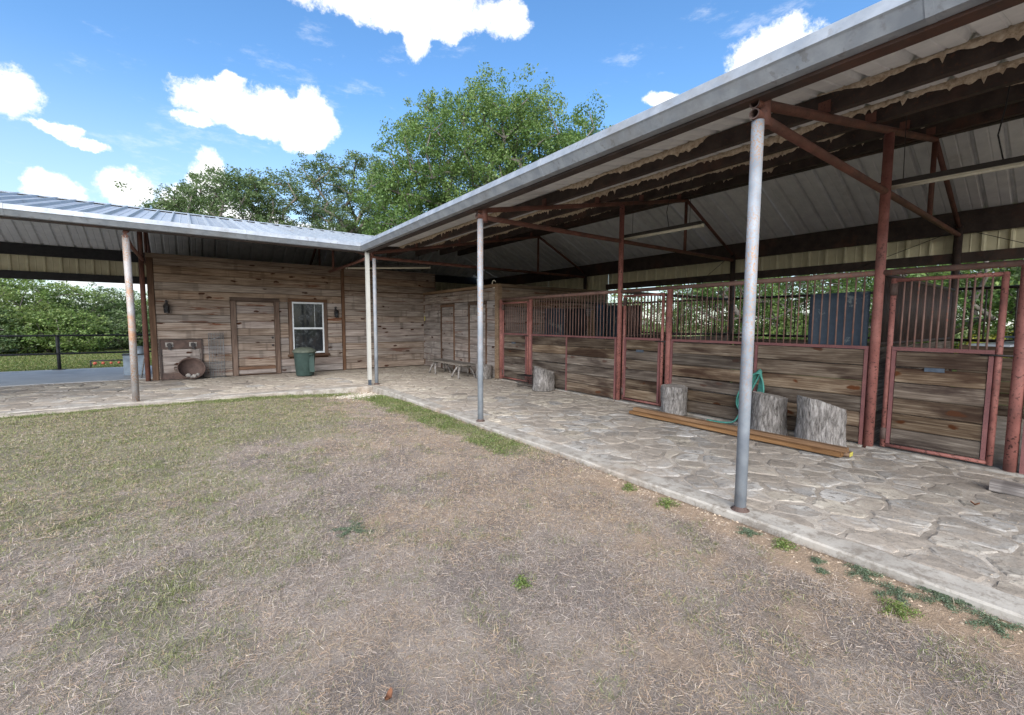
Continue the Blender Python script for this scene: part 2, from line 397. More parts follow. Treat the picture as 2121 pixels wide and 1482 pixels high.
# rubber mats
def matmat(name, c, patch, pamt):
    m, t = newmat(name); v, r = objvec(t); n = t.noise(v, 2.4, 7, .7); f = t.noise(v, 22, 4)
    c1 = t.mix(t.smooth(n, .56, .62, 0., pamt), c, patch)
    finish(t, t.mix(t.smooth(f, .4, .7, 0., .25), c1, tuple(k*1.7 for k in c)), .6, bump=f, bstr=.1, spec=.3); return m
M['mat'] = matmat('blue_black_rubber', (.045, .062, .085), (.22, .25, .24), .8)
M['matblack'] = matmat('black_rubber', (.012, .012, .014), (.05, .05, .05), .3)


# ================================================================== numpy noise for layout
def vnoise(x, y, s, seed):
    """smooth value noise in the ground plane"""
    x = np.asarray(x)*s; y = np.asarray(y)*s
    xi = np.floor(x).astype(np.int64); yi = np.floor(y).astype(np.int64); fx = x - xi; fy = y - yi
    fx = fx*fx*(3-2*fx); fy = fy*fy*(3-2*fy)
    def h(a, b):
        n = (a*374761393 + b*668265263 + seed*1442695041) & 0x7fffffff
        n = ((n ^ (n >> 13))*1274126177) & 0x7fffffff
        return ((n ^ (n >> 16)) & 0xffff)/65535.
    return (h(xi, yi)*(1-fx) + h(xi+1, yi)*fx)*(1-fy) + (h(xi, yi+1)*(1-fx) + h(xi+1, yi+1)*fx)*fy


def fbm(x, y, s, seed, o=4):
    r = 0; a = .5
    for k in range(o): r = r + a*vnoise(x, y, s*2**k, seed + k*17); a *= .5
    return r/(1-.5**o)


def sst(v, a, b):
    t = np.clip((v-a)/(b-a), 0, 1); return t*t*(3-2*t)


KX = -.10                                   # outer face of the right-hand kerb
KL = [(-14, -.30), (-4.1, -.13), (KX, -.50)]    # outer edge of the left-hand kerb


def kerb_y(x): return np.interp(x, [p[0] for p in KL], [p[1] for p in KL])


def ground_z(x, y):
    d = np.hypot(x - KX, y + .5)
    z = -.045 - .085*np.exp(-(d/1.6)**2) + .02*(fbm(x, y, .5, 3) - .5) + .012*(fbm(x, y, 3., 5) - .5)
    far = sst(np.hypot(x, y), 14, 60)
    inside = ((x > KX) | (y > kerb_y(x)))
    z = np.where(inside & (y < 9) & (x > -15), -.16, z)
    z = np.where((y >= 8) | (x > 7.2), -.16 + .05*(fbm(x, y, .3, 9)-.5), z)
    return z + far*.0


def lawn_masks(x, y):
    """green, ribbon (lush weeds along the kerbs), bare soil"""
    dl = kerb_y(x) - y; dr = KX - x
    n = fbm(x, y, 1.1, 21); n2 = fbm(x, y, 4., 33); n3 = fbm(x, y, .45, 71)
    rl = sst(dl + .35*(n2-.5), .52, .30)*sst(x, -.35, -.7)*sst(dl, -.02, .05)*sst(fbm(x, y, 1.6, 77), .22, .42)
    rr = sst(dr + .4*(n2-.5) - .10*sst(y, -5.5, -4), .62, .34)*sst(y, -6.7, -5.9)*sst(y, -.85, -1.3)*sst(dr, .02, .09)
    ribbon = np.clip(np.maximum(rl, rr), 0, 1)
    green = sst(n*.4 + n2*.35 + fbm(x, y, 11., 39, 2)*.25 + .34*sst(y, -7.6, -2.2) + .12*sst(x, -1.5, -5) + .25*(n3-.5) - .22*sst(x, -2.6, -.8), .57, .82)
    n5 = fbm(x, y, 7., 57, 3)
    bare = sst(dr + .45*(n5-.5) + .3*(n-.5), .50, .20)*sst(y, -6.8, -7.6)
    for (bx, by, br) in ((-.95, -8.38, .26), (-1.0, -9.28, .17), (-1.6, -9.05, .22), (-.75, -8.75, .14), (-2.2, -7.0, .22)):
        bare = np.maximum(bare, .75*sst(np.hypot(x-bx, (y-by)*1.4) + .55*(n5-.5) + .35*(n-.5), br, br*.25))
    corner = sst(np.hypot(x+.42, y+.95) + .25*(n2-.5), .75, .4)
    bare = np.clip(np.maximum(bare, corner)*(1-ribbon*.8), 0, 1)
    return green*(1-bare), ribbon, bare


def lerp(a, b, t): return a + (b-a)*t[:, None]


# ------------------------------------------------------------------ ground sheet
gx = np.concatenate((-np.geomspace(600, 9.5, 26), np.arange(-9.2, .05, .055), np.geomspace(.3, 600, 40)))
gy = np.concatenate((-np.geomspace(600, 11.6, 22), np.arange(-11.4, .05, .055), np.geomspace(.25, 600, 44)))
X, Y = np.meshgrid(gx, gy); x = X.ravel(); y = Y.ravel(); z = ground_z(x, y)
g, rb, ba = lawn_masks(x, y); nn = fbm(x, y, 2.5, 51)
A = lambda *c: np.array(c, dtype=float)[None, :]
col = lerp(A(.215, .183, .16) + 0*x[:, None], A(.32, .27, .228), sst(nn, .3, .7))
col = lerp(col, A(.20, .195, .10), g*.35); col = lerp(col, A(.13, .15, .06), rb*.6)
col = lerp(col, A(.34, .255, .185), ba)
far = ((y > 7.5) | (x > 7)) ; col[far] = lerp(A(.12, .15, .05) + 0*x[far][:, None], A(.20, .20, .09), sst(fbm(x[far], y[far], .35, 5), .4, .6))
nx, ny = len(gx), len(gy); I = np.arange(nx*ny).reshape(ny, nx)
q = np.stack((I[:-1, :-1], I[:-1, 1:], I[1:, 1:], I[1:, :-1]), -1).reshape(-1, 4)
me = np_mesh('ground', np.stack((x, y, z), 1), np.full(len(q), 4), q.ravel(), M['ground'], col, True)
o = link('ground', me); tag(o, 'dry patchy lawn ground spreading to the horizon', kind='structure')

# ------------------------------------------------------------------ kerbs, paving bed, concrete pad
def strip(name, outer, inner, z0, z1, mat, label):
    """a kerb between two polylines with slightly worn edges"""
    n = len(outer); vs = []; b = .012
    for (a, c) in zip(outer, inner):
        a = Vector(a); c = Vector(c); d = (c-a).normalized()*b
        vs += [(a.x, a.y, z0), (a.x, a.y, z1-b), (a.x+d.x, a.y+d.y, z1+rnd.uniform(-.003, .003)), (c.x-d.x, c.y-d.y, z1+rnd.uniform(-.003, .003)), (c.x, c.y, z1-b), (c.x, c.y, z0)]
    fs = [(i*6+k, i*6+k+1, i*6+k+7, i*6+k+6) for i in range(n-1) for k in range(5)] + [tuple(range(6)), tuple(reversed([(n-1)*6+k for k in range(6)]))]
    return tag(MB().add(vs, fs).obj(name, mat), label, kind='structure')


ys = [-14 + .35*i for i in range(39)] + [-.5]
strip('kerb_right', [(KX + .012*math.sin(k*2.7)+rnd.uniform(-.006, .006), k) for k in ys], [(.115 + rnd.uniform(-.012, .012), min(k, -.22)) for k in ys], -.3, 0, M['kerb'], 'pale concrete kerb edging the paving under the stall roof')
xs_ = [-14 + .4*i for i in range(34)] + [KX-.004]
strip('kerb_left', [(k, float(kerb_y(k)) + rnd.uniform(-.01, .01)) for k in xs_], [(k, float(kerb_y(k)) + .20 + rnd.uniform(-.01, .01)) for k in xs_], -.3, -.004, M['kerb'], 'pale concrete kerb edging the paving before the plank wall')
bed = MB()
bed.box((.10, -14, -.25), (7.0, 6.4, -.014)); bed.box((-14, -.35, -.25), (.098, 3.95, -.0145)); bed.box((-4.08, 3.952, -.25), (.098, 6.4, -.0142))
bed = tag(bed.obj('paving', M['joint']), 'flagstone paving with dirt filled joints under the roof', kind='structure')
pad = tag(MB().box((-14, 3.955, -.25), (-4.085, 7.95, -.002)).obj('concrete_pad', M['pad']), 'smooth blue grey concrete pad behind the left bay', kind='structure')

# flagstones: irregular cells, every stone an object of its own
def cells(pts, bounds, nb=18):
    out = []
    P = np.array(pts)
    for i, p in enumerate(P):
        x0, y0, x1, y1 = bounds; poly = [(x0, y0), (x1, y0), (x1, y1), (x0, y1)]
        d = ((P-p)**2).sum(1); idx = np.argsort(d)[1:nb]
        for j in idx:
            mx, my = (p+P[j])/2; nx_, ny_ = P[j]-p
            new = []
            for k in range(len(poly)):
                a, b = poly[k], poly[(k+1) % len(poly)]
                da = (a[0]-mx)*nx_ + (a[1]-my)*ny_; db = (b[0]-mx)*nx_ + (b[1]-my)*ny_
                if da <= 0: new.append(a)
                if da*db < 0:
                    t_ = da/(da-db); new.append((a[0]+(b[0]-a[0])*t_, a[1]+(b[1]-a[1])*t_))
            poly = new
            if len(poly) < 3: break
        out.append(poly)
    return out


def flagstone(poly, gap, zt):
    c = Vector((sum(p[0] for p in poly)/len(poly), sum(p[1] for p in poly)/len(poly)))
    pts = []
    for k in range(len(poly)):
        a, b = Vector(poly[k]), Vector(poly[(k+1) % len(poly)])
        L = (b-a).length; n = max(1, int(L/.075)); nv = Vector((-(b-a).y, (b-a).x))/max(L, .01); bow = rnd.uniform(-.03, .03)
        for i in range(n):
            u = i/n; q_ = a.lerp(b, u) + nv*(bow*math.sin(math.pi*u) + (rnd.uniform(-.014, .014) if i else 0)); d = (q_-c); l = max(d.length, .02)
            pts.append(c + d*max(.25, (l - gap*rnd.uniform(.4, 1.8))/l))
    pts = [(pts[i-1] + pts[i]*5 + pts[(i+1) % len(pts)])/7 for i in range(len(pts))]
    n = len(pts); tx, ty = rnd.uniform(-.010, .010), rnd.uniform(-.010, .010)
    vs = []
    for p in pts: vs.append((p.x-c.x, p.y-c.y, -.05))
    for p in pts: vs.append((p.x-c.x, p.y-c.y, zt-.006+tx*(p.x-c.x)+ty*(p.y-c.y)+rnd.uniform(-.004, .002)))
    for p in pts:
        d = p-c; e = d*(1-rnd.uniform(.008, .03)/max(d.length, .05)); vs.append((e.x, e.y, zt+tx*e.x+ty*e.y+rnd.uniform(-.0025, .0025)))
    fs = [(i, (i+1) % n, n+(i+1) % n, n+i) for i in range(n)] + [(n+i, n+(i+1) % n, 2*n+(i+1) % n, 2*n+i) for i in range(n)]
    vs.append((0, 0, zt+rnd.uniform(-.002, .003))); fs += [(2*n+i, 2*n+(i+1) % n, 3*n) for i in range(n)]
    STONES.append((n, c, vs, fs))


STONES = []
def field(bounds, step, squash=1.):
    x0, y0, x1, y1 = bounds; pts = []
    tries = 0
    while tries < 4000:
        tries += 1; p = (rnd.uniform(x0, x1), rnd.uniform(y0, y1)); s = step*rnd.choice((.5, .7, .9, 1.1, 1.5))
        if all(((p[0]-q_[0])*squash)**2+(p[1]-q_[1])**2 > s*s for q_ in pts): pts.append(p)
    for poly in cells(pts, bounds):
        if len(poly) >= 3: flagstone(poly, .011, -.009 + rnd.uniform(-.003, .005))


field((.125, -10.4, 2.90, -4.6), .34)
field((.125, -4.6, 2.90, 3.30), .40)
field((-8.2, .10, .12, 3.30), .50)
field((-8.2, 3.30, -4.1, 3.94), .5)


def seen_size(st):
    n_, c_, vs_, _ = st; dx, dy = c_.x-CAM[0], c_.y-CAM[1]; f_ = dx*fw.x+dy*fw.y; sd_ = abs(dx*rt.x+dy*rt.y)
    if f_ < .3 or sd_ > f_*1.3: return 0
    return max(abs(v_[0]) for v_ in vs_)*max(abs(v_[1]) for v_ in vs_)/f_**3
STONES.sort(key=seen_size, reverse=True); rest = MB()
for k, (n_, c_, vs_, fs_) in enumerate(STONES):
    if k < 300: MB().add(vs_, fs_).obj('flagstone', M['flag'], bed, Matrix.Translation((c_.x, c_.y, 0)))
    else: rest.add([(v_[0]+c_.x, v_[1]+c_.y, v_[2]) for v_ in vs_], fs_)
rest.obj('small_flagstones', M['flag'], bed)['kind'] = 'stuff'

# ------------------------------------------------------------------ planks
def plank(name, p, axis, L, h, mat, parent, t=.028, bow=.004, gap=.008, cut=.0, lap=.007):
    """board with its length on local X; front face at local -Y. axis 'x','y','-y','z'"""
    h2 = h - gap; b = min(.007, h2*.2); n = max(2, int(L/.7)+1)
    prof = [(0, 0), (-t+b, 0), (-t, b), (-t, h2-b), (-t+b, h2), (0, h2)]
    vs = []
    for i in range(n):
        u = L*i/(n-1); dy = rnd.uniform(-bow, bow); dz = rnd.uniform(-.0035, .0035) if 0 < i < n-1 else 0
        u += rnd.uniform(-cut, cut) if i in (0, n-1) else 0
        for (a, c) in prof: vs.append((u, a + ((dy - lap*(1-c/h2)) if a < -.001 else 0), c + dz + (rnd.uniform(-.002, .002))))
    k = 6
    fs = [(i*k+j, (i+1)*k+j, (i+1)*k+(j+1) % k, i*k+(j+1) % k) for i in range(n-1) for j in range(k)] + [tuple(range(k)), tuple(reversed([(n-1)*k+j for j in range(k)]))]
    Rm = {'x': Matrix.Identity(4), '-y': Matrix.Rotation(-math.pi/2, 4, 'Z'), 'y': Matrix.Rotation(math.pi/2, 4, 'Z'),
          'zx': Matrix(((0, 0, -1, 0), (0, 1, 0, 0), (1, 0, 0, 0), (0, 0, 0, 1)))}
    Rm['zy'] = Rm['-y'] @ Rm['zx']
    o = MB().add(vs, fs).obj(name, mat, None, Matrix.Translation(p) @ Rm[axis])
    if parent is not None: par(o, parent)
    return o


def par(o, parent):
    o.parent = parent; o.matrix_parent_inverse = winv(parent); return o


def winv(p):
    m_ = p.matrix_basis.copy()
    q_ = p
    while q_.parent is not None:
        m_ = q_.matrix_parent_inverse @ m_; q_ = q_.parent; m_ = q_.matrix_basis @ m_
    return m_.inverted()


# ------------------------------------------------------------------ left plank room (front wall faces -Y at y = YW)
YW = 3.346
room = thing('plank_storage_room', 'long weathered plank room with brown door and white window', 'shed', loc=(-.4, YW, 0))
def wall_rows(parent, u0, u1, z0, z1, rowh, holes, place, mats, name='plank', jn=2.6, t=.028):
    z = z0
    while z < z1 - .02:
        h = min(rowh*rnd.uniform(.92, 1.08), z1-z)
        segs = [(u0, u1)]
        for (a, b, c, d) in holes:
            if z + h*.5 > c and z + h*.5 < d:
                new = []
                for (p, q_) in segs:
                    if b <= p or a >= q_: new.append((p, q_)); continue
                    if a > p: new.append((p, a))
                    if b < q_: new.append((b, q_))
                segs = new
        for (p, q_) in segs:
            cuts = [p]
            while q_ - cuts[-1] > jn*1.35: cuts.append(cuts[-1] + jn*rnd.uniform(.7, 1.2))
            if len(cuts) > 1 and q_ - cuts[-1] < .3: cuts.pop()
            cuts.append(q_)
            for a, b in zip(cuts[:-1], cuts[1:]):
                if b - a > .015: place(name, a + .0015, z, b - a - .003, h, mats(z), parent)
        z += h


mw = lambda z: M['plank_up'] if z > 2.25 or (z > 1.9 and rnd.random() < .5) else (M['plank'] if rnd.random() < .7 else M['plank_grey'])
front = lambda nm, u, z, L, h, mt, pr: plank(nm, (u, YW, z), 'x', L, h, mt, pr)
DOOR = (-2.465, -1.335, -.1, 2.04); WIN = (-1.121, -.094, .47, 2.05); HATCH = (-3.93, -3.07, -.1, .99)
wall_rows(room, -3.95, .30, .01, 2.90, .195, [DOOR, WIN, HATCH], front, mw, jn=5)
wall_rows(room, .40, 3.33, .01, 2.33, .20, [], front, lambda z: M['plank'] if z > 1.2 or rnd.random() < .4 else M['plank_grey'], jn=4)
wall_rows(room, .40, 3.33, 2.345, 2.97, .205, [], front, lambda z: M['plank_up'], jn=2.5)
# structure behind the boards
bk = MB(); bk.box((-4.06, YW+.004, 0), (3.36, YW+.05, 2.99)); adopt(room, bk.obj('backing_wall', M['trim']))
sd = MB(); sd.box((-4.07, YW+.051, 0), (-4.02, 6.24, 2.99)); adopt(room, sd.obj('side_wall', M['plank']))
par(plank('corner_board', (-3.955, YW, 0), 'zx', 2.97, .13, M['trim'], None, t=.05), room)
par(plank('corner_board', (.395, YW, -.01), 'zx', 2.96, .09, M['trim'], None, t=.045), room)
par(plank('top_board', (-4.08, YW, 2.90), 'x', 4.40, .11, M['trim_light'], None, t=.06), room)
par(plank('top_board', (.40, YW, 2.975), 'x', 2.93, .05, M['trim_light'], None, t=.05), room)
# door
dr = MB().box((-2.46, YW-.010, .02), (-1.34, YW+.003, 2.0)).obj('door', M['trim']); adopt(room, dr)
wall_rows(dr, -2.335, -1.465, .03, 1.93, .195, [], lambda nm, u, z, L, h, mt, pr: plank(nm, (u, YW-.011, z), 'x', L, h, mt, pr, t=.014), mw, jn=4)
for u in (-2.335, -1.34): plank('door_jamb', (u, YW-.006, .0), 'zx', 1.95, .125, M['trim'], dr, t=.055)
plank('door_head', (-2.465, YW-.006, 1.935), 'x', 1.13, .11, M['trim'], dr, t=.058)
plank('kick_board', (-2.33, YW-.026, .14), 'x', .86, .10, M['trim'], dr, t=.012)
for zz in (.98, .78): par(MB().lathe([(0, .03), (.022, .03), (.028, .015), (.02, 0)], 12, Matrix.Translation((-1.52, YW-.03, zz)) @ Matrix.Rotation(math.pi/2, 4, 'X')).obj('door_handle', M['bolt']), dr)
# window
wn_ = MB()
for (a, b) in (((-1.02, .53), (-.985, 1.96)), ((-.235, .53), (-.20, 1.96)), ((-.985, .53), (-.235, .575)), ((-.985, 1.915), (-.235, 1.96)), ((-.985, 1.205), (-.235, 1.255))):
    wn_.box((a[0], YW-.045, a[1]), (b[0], YW+.01, b[1]))
wn_ = wn_.obj('window', M['winframe']); adopt(room, wn_)
for (a, b, yy) in ((.575, 1.205, -.014), (1.255, 1.915, -.006)): par(MB().box((-.985, YW+yy-.006, a), (-.235, YW+yy, b)).obj('pane', M['glass']), wn_)
par(MB().box((-.44, YW-.016, 1.255), (-.432, YW-.0125, 1.915)).obj('window_track', M['winframe']), wn_)
for u in (-1.02, -.105): plank('window_jamb', (u, YW-.002, .5), 'zx', 1.54, .095, M['trim'], wn_, t=.05)
plank('window_head', (-1.118, YW-.002, 1.965), 'x', 1.02, .095, M['trim'], wn_, t=.053)
plank('window_sill', (-1.16, YW-.002, .44), 'x', 1.10, .075, M['trim'], wn_, t=.085)
# hatch with two rollers
ht = MB()
ht.box((-3.92, YW-.02, 0), (-3.08, YW+.003, .985)); ht = ht.obj('hatch', M['plank_grey']); adopt(room, ht)
for k in range(3): plank('hatch_plank', (-3.86, YW-.021, .165 + .19*k), 'x', .72, .19, M['plank_grey'], ht, t=.016)
fr = MB(); fr.box((-3.93, YW-.06, 0), (-3.89, YW-.0205, .985)); fr.box((-3.11, YW-.06, 0), (-3.07, YW-.0205, .985)); fr.box((-3.889, YW-.06, .965), (-3.111, YW-.0205, .985))
par(fr.obj('hatch_frame', M['darksteel']), ht)
par(MB().box((-3.888, YW-.055, .745), (-3.112, YW-.0375, .95)).obj('roller_plate', M['cauldron']), ht)
par(MB().box((-3.888, YW-.05, .002), (-3.112, YW-.0375, .155)).obj('bottom_plate', M['cauldron']), ht)
for u in (-3.73, -3.27):
    rl = MB(); rl.tube([(u, YW-.055, .84), (u, YW-.10, .84)], .05, 12); rl.box((u-.03, YW-.105, .73), (u+.03, YW-.085, .85)); par(rl.obj('roller_bracket', M['bolt']), ht)
    par(MB().box((u-.075, YW-.0575, .79), (u+.075, YW-.0552, .9)).obj('bracket_plate', M['ash']), ht)

# wall lanterns
def lantern(x, z, label):
    t_ = thing('wall_lantern', label, 'lantern', 'wall lanterns', (x, YW-.03, z))
    b = MB(); b.tube([(x, YW-.03, z+.16), (x, YW-.12, z+.19), (x, YW-.13, z+.12)], .010, 8); b.cbox((x, YW-.036, z+.13), (.05, .014, .12))
    g_ = MB().lathe([(.045, -.10), (.058, .05)], 6, Matrix.Translation((x, YW-.13, z)))
    cp = MB().lathe([(.072, .05), (.04, .10), (.012, .125), (0.001, .13)], 6, Matrix.Translation((x, YW-.13, z)), False)
    bs = MB().lathe([(0.001, -.12), (.05, -.115), (.05, -.10)], 6, Matrix.Translation((x, YW-.13, z)), False)
    adopt(t_, bs.obj('lamp_base', M['bolt']))
    rib = MB()
    for k in range(6):
        a = k*math.pi/3; rib.tube([(x+.046*math.cos(a), YW-.13+.046*math.sin(a), z-.10), (x+.059*math.cos(a), YW-.13+.059*math.sin(a), z+.05)], .006, 5)
    adopt(t_, b.obj('bracket', M['bolt'])); adopt(t_, g_.obj('lamp_glass', M['glass'])); adopt(t_, cp.obj('lamp_cap', M['bolt'])); adopt(t_, rib.obj('lamp_cage', M['bolt']))
lantern(-3.742, 1.72, 'small black wall lantern above the hatch with rollers')
lantern(.13, 1.66, 'small black wall lantern to the right of the white window')

# ------------------------------------------------------------------ corner plank room: front faces -X at x = XC, side faces -Y at y = YC
XC, YC = 2.94, -1.0
cr = thing('plank_corner_room', 'lower grey plank room in the corner beside the stalls', 'shed', loc=(XC, 1, 0))
cp_ = lambda nm, u, z, L, h, mt, pr: plank(nm, (XC, u+L, z), '-y', L, h, mt, pr)     # front wall
H1, H2 = (1.22, 2.10, -.1, 1.95), (-.51, .44, -.1, 1.97)
wall_rows(cr, YC+.13, YW-.032, .0, 2.30, .20, [H1, H2], cp_, lambda z: M['plank'] if z > 1.8 else M['plank_grey'], jn=3)
for k, (a, b, _, h) in enumerate((H1, H2)):
    d_ = MB().box((XC-.002, a, 0), (XC+.012, b, h)).obj('door', M['plank_grey']); adopt(cr, d_)
    wall_rows(d_, a+.075, b-.075, .01, h-.09, .20, [], lambda nm, u, z, L, h_, mt, pr: plank(nm, (XC-.003, u+L, z), '-y', L, h_, mt, pr, t=.018), lambda z: M['plank_grey'], jn=4)
    for u in (a, b-.07): plank('door_jamb', (XC-.003, u, 0), 'zy', h-.085, .07, M['trim'], d_, t=.042)
    plank('door_head', (XC-.003, b, h-.08), '-y', b-a, .08, M['trim'], d_, t=.044)
bk = MB(); bk.box((XC+.013, YC+.02, 0), (XC+.05, YW+.0, 2.36)); bk.box((XC+.051, YC+.004, 0), (6.85, YC+.05, 2.36)); adopt(cr, bk.obj('backing_wall', M['trim']))
wall_rows(cr, XC+.0, 6.83, .0, 2.30, .2, [], lambda nm, u, z, L, h, mt, pr: plank(nm, (u, YC, z), 'x', L, h, mt, pr), lambda z: M['plank_up'] if z > 1.7 else M['plank_grey'], jn=2.2)
adopt(cr, MB().box((XC-.04, YC-.04, 0), (XC+.075, YC+.115, 2.30)).obj('corner_post', M['trim_light']))
par(plank('top_board', (XC+.05, YW-.03, 2.302), '-y', YW-.03-YC+.04, .085, M['trim_light'], None, t=.10), cr)
par(plank('top_board', (XC+.06, YC+.06, 2.303), 'x', 3.85, .085, M['trim_light'], None, t=.10), cr)
adopt(cr, MB().box((XC-.03, YW-.115, 0), (XC+.06, YW-.035, 2.3)).obj('corner_board', M['trim']))
rg = [(XC-.03, -.83+.075*math.cos(a), 2.38+.095*math.sin(a)) for a in np.linspace(-2.4, 2.6, 22)]
tag(MB().tube(rg, .011, 7).obj('conduit_loop', M['ring']), 'pale curled conduit loop on top of the corner plank room', 'conduit')
tag(MB().tube([(XC-.035, YW-.13, 1.46), (XC-.035, YW-.13, 1.62)], .014, 6).obj('brass_hasp', M['yellow']), 'small yellow hasp at the inner corner of the plank walls', 'hasp')

# ================================================================== the barn frame and roof
barn = thing('open_barn', 'open L shaped barn with metal roof on pipe posts', 'barn', loc=(0, -.3, 0))
def bp(name, mb, mat): o_ = mb.obj(name, M[mat]); adopt(barn, o_); return o_
ZE, RS, LS = 3.13, .20, .24           # eave, right slope, left slope
XR, YR = 4.95, 4.5                     # ridge lines
ZRR, ZLR = ZE + RS*XR, ZE + LS*YR
XB, YB = 6.95, 6.3                     # rear eaves
ZXB, ZYB = 3.21, 3.31

def sheets(fn, u0, u1, vlim, mat, wid=.915, name='roof_sheet', h=.048, flip=False, nv=1):
    """ribbed sheets; fn(u, v, lift) -> point; vlim(u) -> (v0, v1)"""
    u = u0
    while u < u1 - .05:
        e = min(u + wid, u1); prof = []; r = 0
        while u + r*.305 < e - .1:
            b = u + r*.305
            prof += [(b, 0), (b+.022, h), (b+.048, h), (b+.07, 0)]
            if b+.19 < e: prof += [(b+.165, .0), (b+.173, h*.18), (b+.182, h*.18), (b+.19, 0)]
            r += 1
        prof = [p for p in prof if p[0] <= e - .002] + [(e, 0.0)]
        dz = rnd.uniform(0, .002); vs = []
        for (a, hh) in prof:
            v0, v1 = vlim(a)
            for j in range(nv+1): vs.append(fn(a, v0 + (v1-v0)*j/nv, hh + dz + .002))
        k = nv+1
        fs = [(i*k+j, i*k+j+1, (i+1)*k+j+1, (i+1)*k+j) for i in range(len(prof)-1) for j in range(nv)]
        if flip: fs = [tuple(reversed(f)) for f in fs]
        bp(name, MB().add(vs, fs), mat); u = e


# right wing, near slope: u runs along y, v along x
sheets(lambda u, v, l: (v, u, ZE + RS*v + l), -13.4, 4.2, lambda u: (max(-.07, u*LS/RS if u > 0 else -.07), XR), 'sheet_in')
sheets(lambda u, v, l: (v, u, ZRR + (ZXB-ZRR)*(v-XR)/(XB-XR) + l), -13.4, 6.0, lambda u: (XR + max(0, (u-4.3)*1.1-.4), XB+.1), 'sheet_in', flip=True)
# left wing
sheets(lambda u, v, l: (u, v, ZE + LS*v + l), -12.4, 4.9, lambda u: (max(-.09, u*RS/LS if u > 0 else -.09), YR), 'sheet')
sheets(lambda u, v, l: (u, v, ZLR + (ZYB-ZLR)*(v-YR)/(YB-YR) + l), -12.4, 6.9, lambda u: (YR + max(0, (u-5.0)*.9-.4), YB+.1), 'sheet_in', flip=True)
rc = MB(); s_ = (ZYB-ZLR)/(YB-YR)
rc.prism([(-.2, -.2*LS+.036), (0, .045), (.2, .2*s_+.036), (.2, .2*s_+.032), (0, .040), (-.2, -.2*LS+.032)], lambda a, b: (-12.4, YR+a, ZLR+b), lambda a, b: (5.3, YR+a, ZLR+b))
bp('ridge_cap', rc, 'sheet')
rc = MB(); s_ = (ZXB-ZRR)/(XB-XR)
rc.prism([(-.2, -.2*RS+.036), (0, .045), (.2, .2*s_+.036), (.2, .2*s_+.032), (0, .040), (-.2, -.2*RS+.032)], lambda a, b: (XR+a, -13.4, ZRR+b), lambda a, b: (XR+a, 4.6, ZRR+b))
bp('ridge_cap', rc, 'sheet')
# gutters, mitred at the inner corner
GP = [(-.108, 3.150), (-.20, 3.143), (-.222, 3.138), (-.246, 3.058), (-.232, 3.046), (-.178, 2.972), (-.108, 2.966)]
bp('gutter', MB().prism(GP, lambda a, b: (a, -13.4, b), lambda a, b: (a, a-.05, b)), 'gutter')
bp('gutter', MB().prism(GP[::-1], lambda a, b: (-12.4, a-.05, b), lambda a, b: (a, a-.05, b)), 'gutter')
for yy in (-3.3, -6.4, -9.45, -12.5):
    bp('gutter_joint', MB().prism([(a*1.012-.001, 3.06+(b-3.06)*1.03) for a, b in GP], lambda a, b: (a, yy, b), lambda a, b: (a, yy+.035, b)), 'gutter')
for xx in (-2.4, -5.5, -8.5):
    bp('gutter_joint', MB().prism([(a*1.012-.001, 3.06+(b-3.06)*1.03) for a, b in GP[::-1]], lambda a, b: (xx, a-.05, b), lambda a, b: (xx+.035, a-.05, b)), 'gutter')
# eave channels
EP = [(-.105, 2.945), (.0, 2.945), (.0, 2.96), (-.09, 2.96), (-.09, 3.10), (-.105, 3.10)]
bp('eave_channel', MB().prism(EP, lambda a, b: (a, -13.4, b), lambda a, b: (a, a-.05, b)), 'darksteel')
bp('eave_channel', MB().prism(EP[::-1], lambda a, b: (-12.4, a-.05, b), lambda a, b: (a-.002, a-.05, b)), 'darksteel')
# downspout and corner post
ds = MB(); ds.box((-.110, -.270, .11), (-.035, -.195, 2.97)); bp('downspout', ds, 'spout')
bp('downspout_foot', MB().box((-.10, -.26, -.12), (-.04, -.20, .11)), 'tin')

TY = [-.13, -4.83, -8.515, -12.2]
for k, ty in enumerate(TY):
    px_ = .085 if k == 0 else 0
    bp('post', MB().tube([(px_, ty-.1*(k == 0), -.02), (px_, ty-.1*(k == 0), 1.4), (px_, ty-.1*(k == 0), 2.83)], .041, 16), 'galv')
    bp('post_foot', MB().lathe([(.041, .03), (.050, .006), (.066, .002), (.066, -.01)], 16, Matrix.Translation((px_, ty-.1*(k == 0), 0))), 'cauldron')
    cz = 2.93
    bp('truss_chord', MB().tube([(-.06, ty, 2.935), (XR-.01, ty, cz + .195*XR)], .036, 12, False), 'truss')
    bp('truss_chord', MB().tube([(XR-.01, ty, cz + .195*XR), (XB-.1, ty, 2.98)], .032, 12), 'truss')
    bp('truss_chord', MB().tube([(-.06, ty, 2.865), (.12, ty, 2.862), (XB-.09, ty, 2.86)], .036, 12, False), 'truss')
    bp('truss_web', MB().tube([(XR-.03, ty, 2.86), (XR-.03, ty, cz + .193*XR)], .030, 10), 'truss')
    bp('truss_web', MB().tube([(.06, ty, 2.80), (.06, ty, 2.99)], .055, 10), 'truss')
    # open pipe ends
    for zz in (2.935, 2.865): bp('pipe_end', MB().lathe([(.0358, .0), (.0275, .0), (.0275, -.09), (.001, -.09)], 14, Matrix.Translation((-.0605, ty, zz)) @ Matrix.Rotation(-math.pi/2, 4, 'Y'), False), 'cauldron')
    bp('rear_post', MB().tube([(XB-.09, ty, -.02), (XB-.09, ty, 3.0)], .055, 12), 'darksteel')
    for j in range(4):
        xx = 1.16 + 1.17*j
        bp('purlin_clip', MB().cbox((xx-.01, ty+.0, 2.93+.195*xx+.09), (.010, .09, .10)), 'truss')
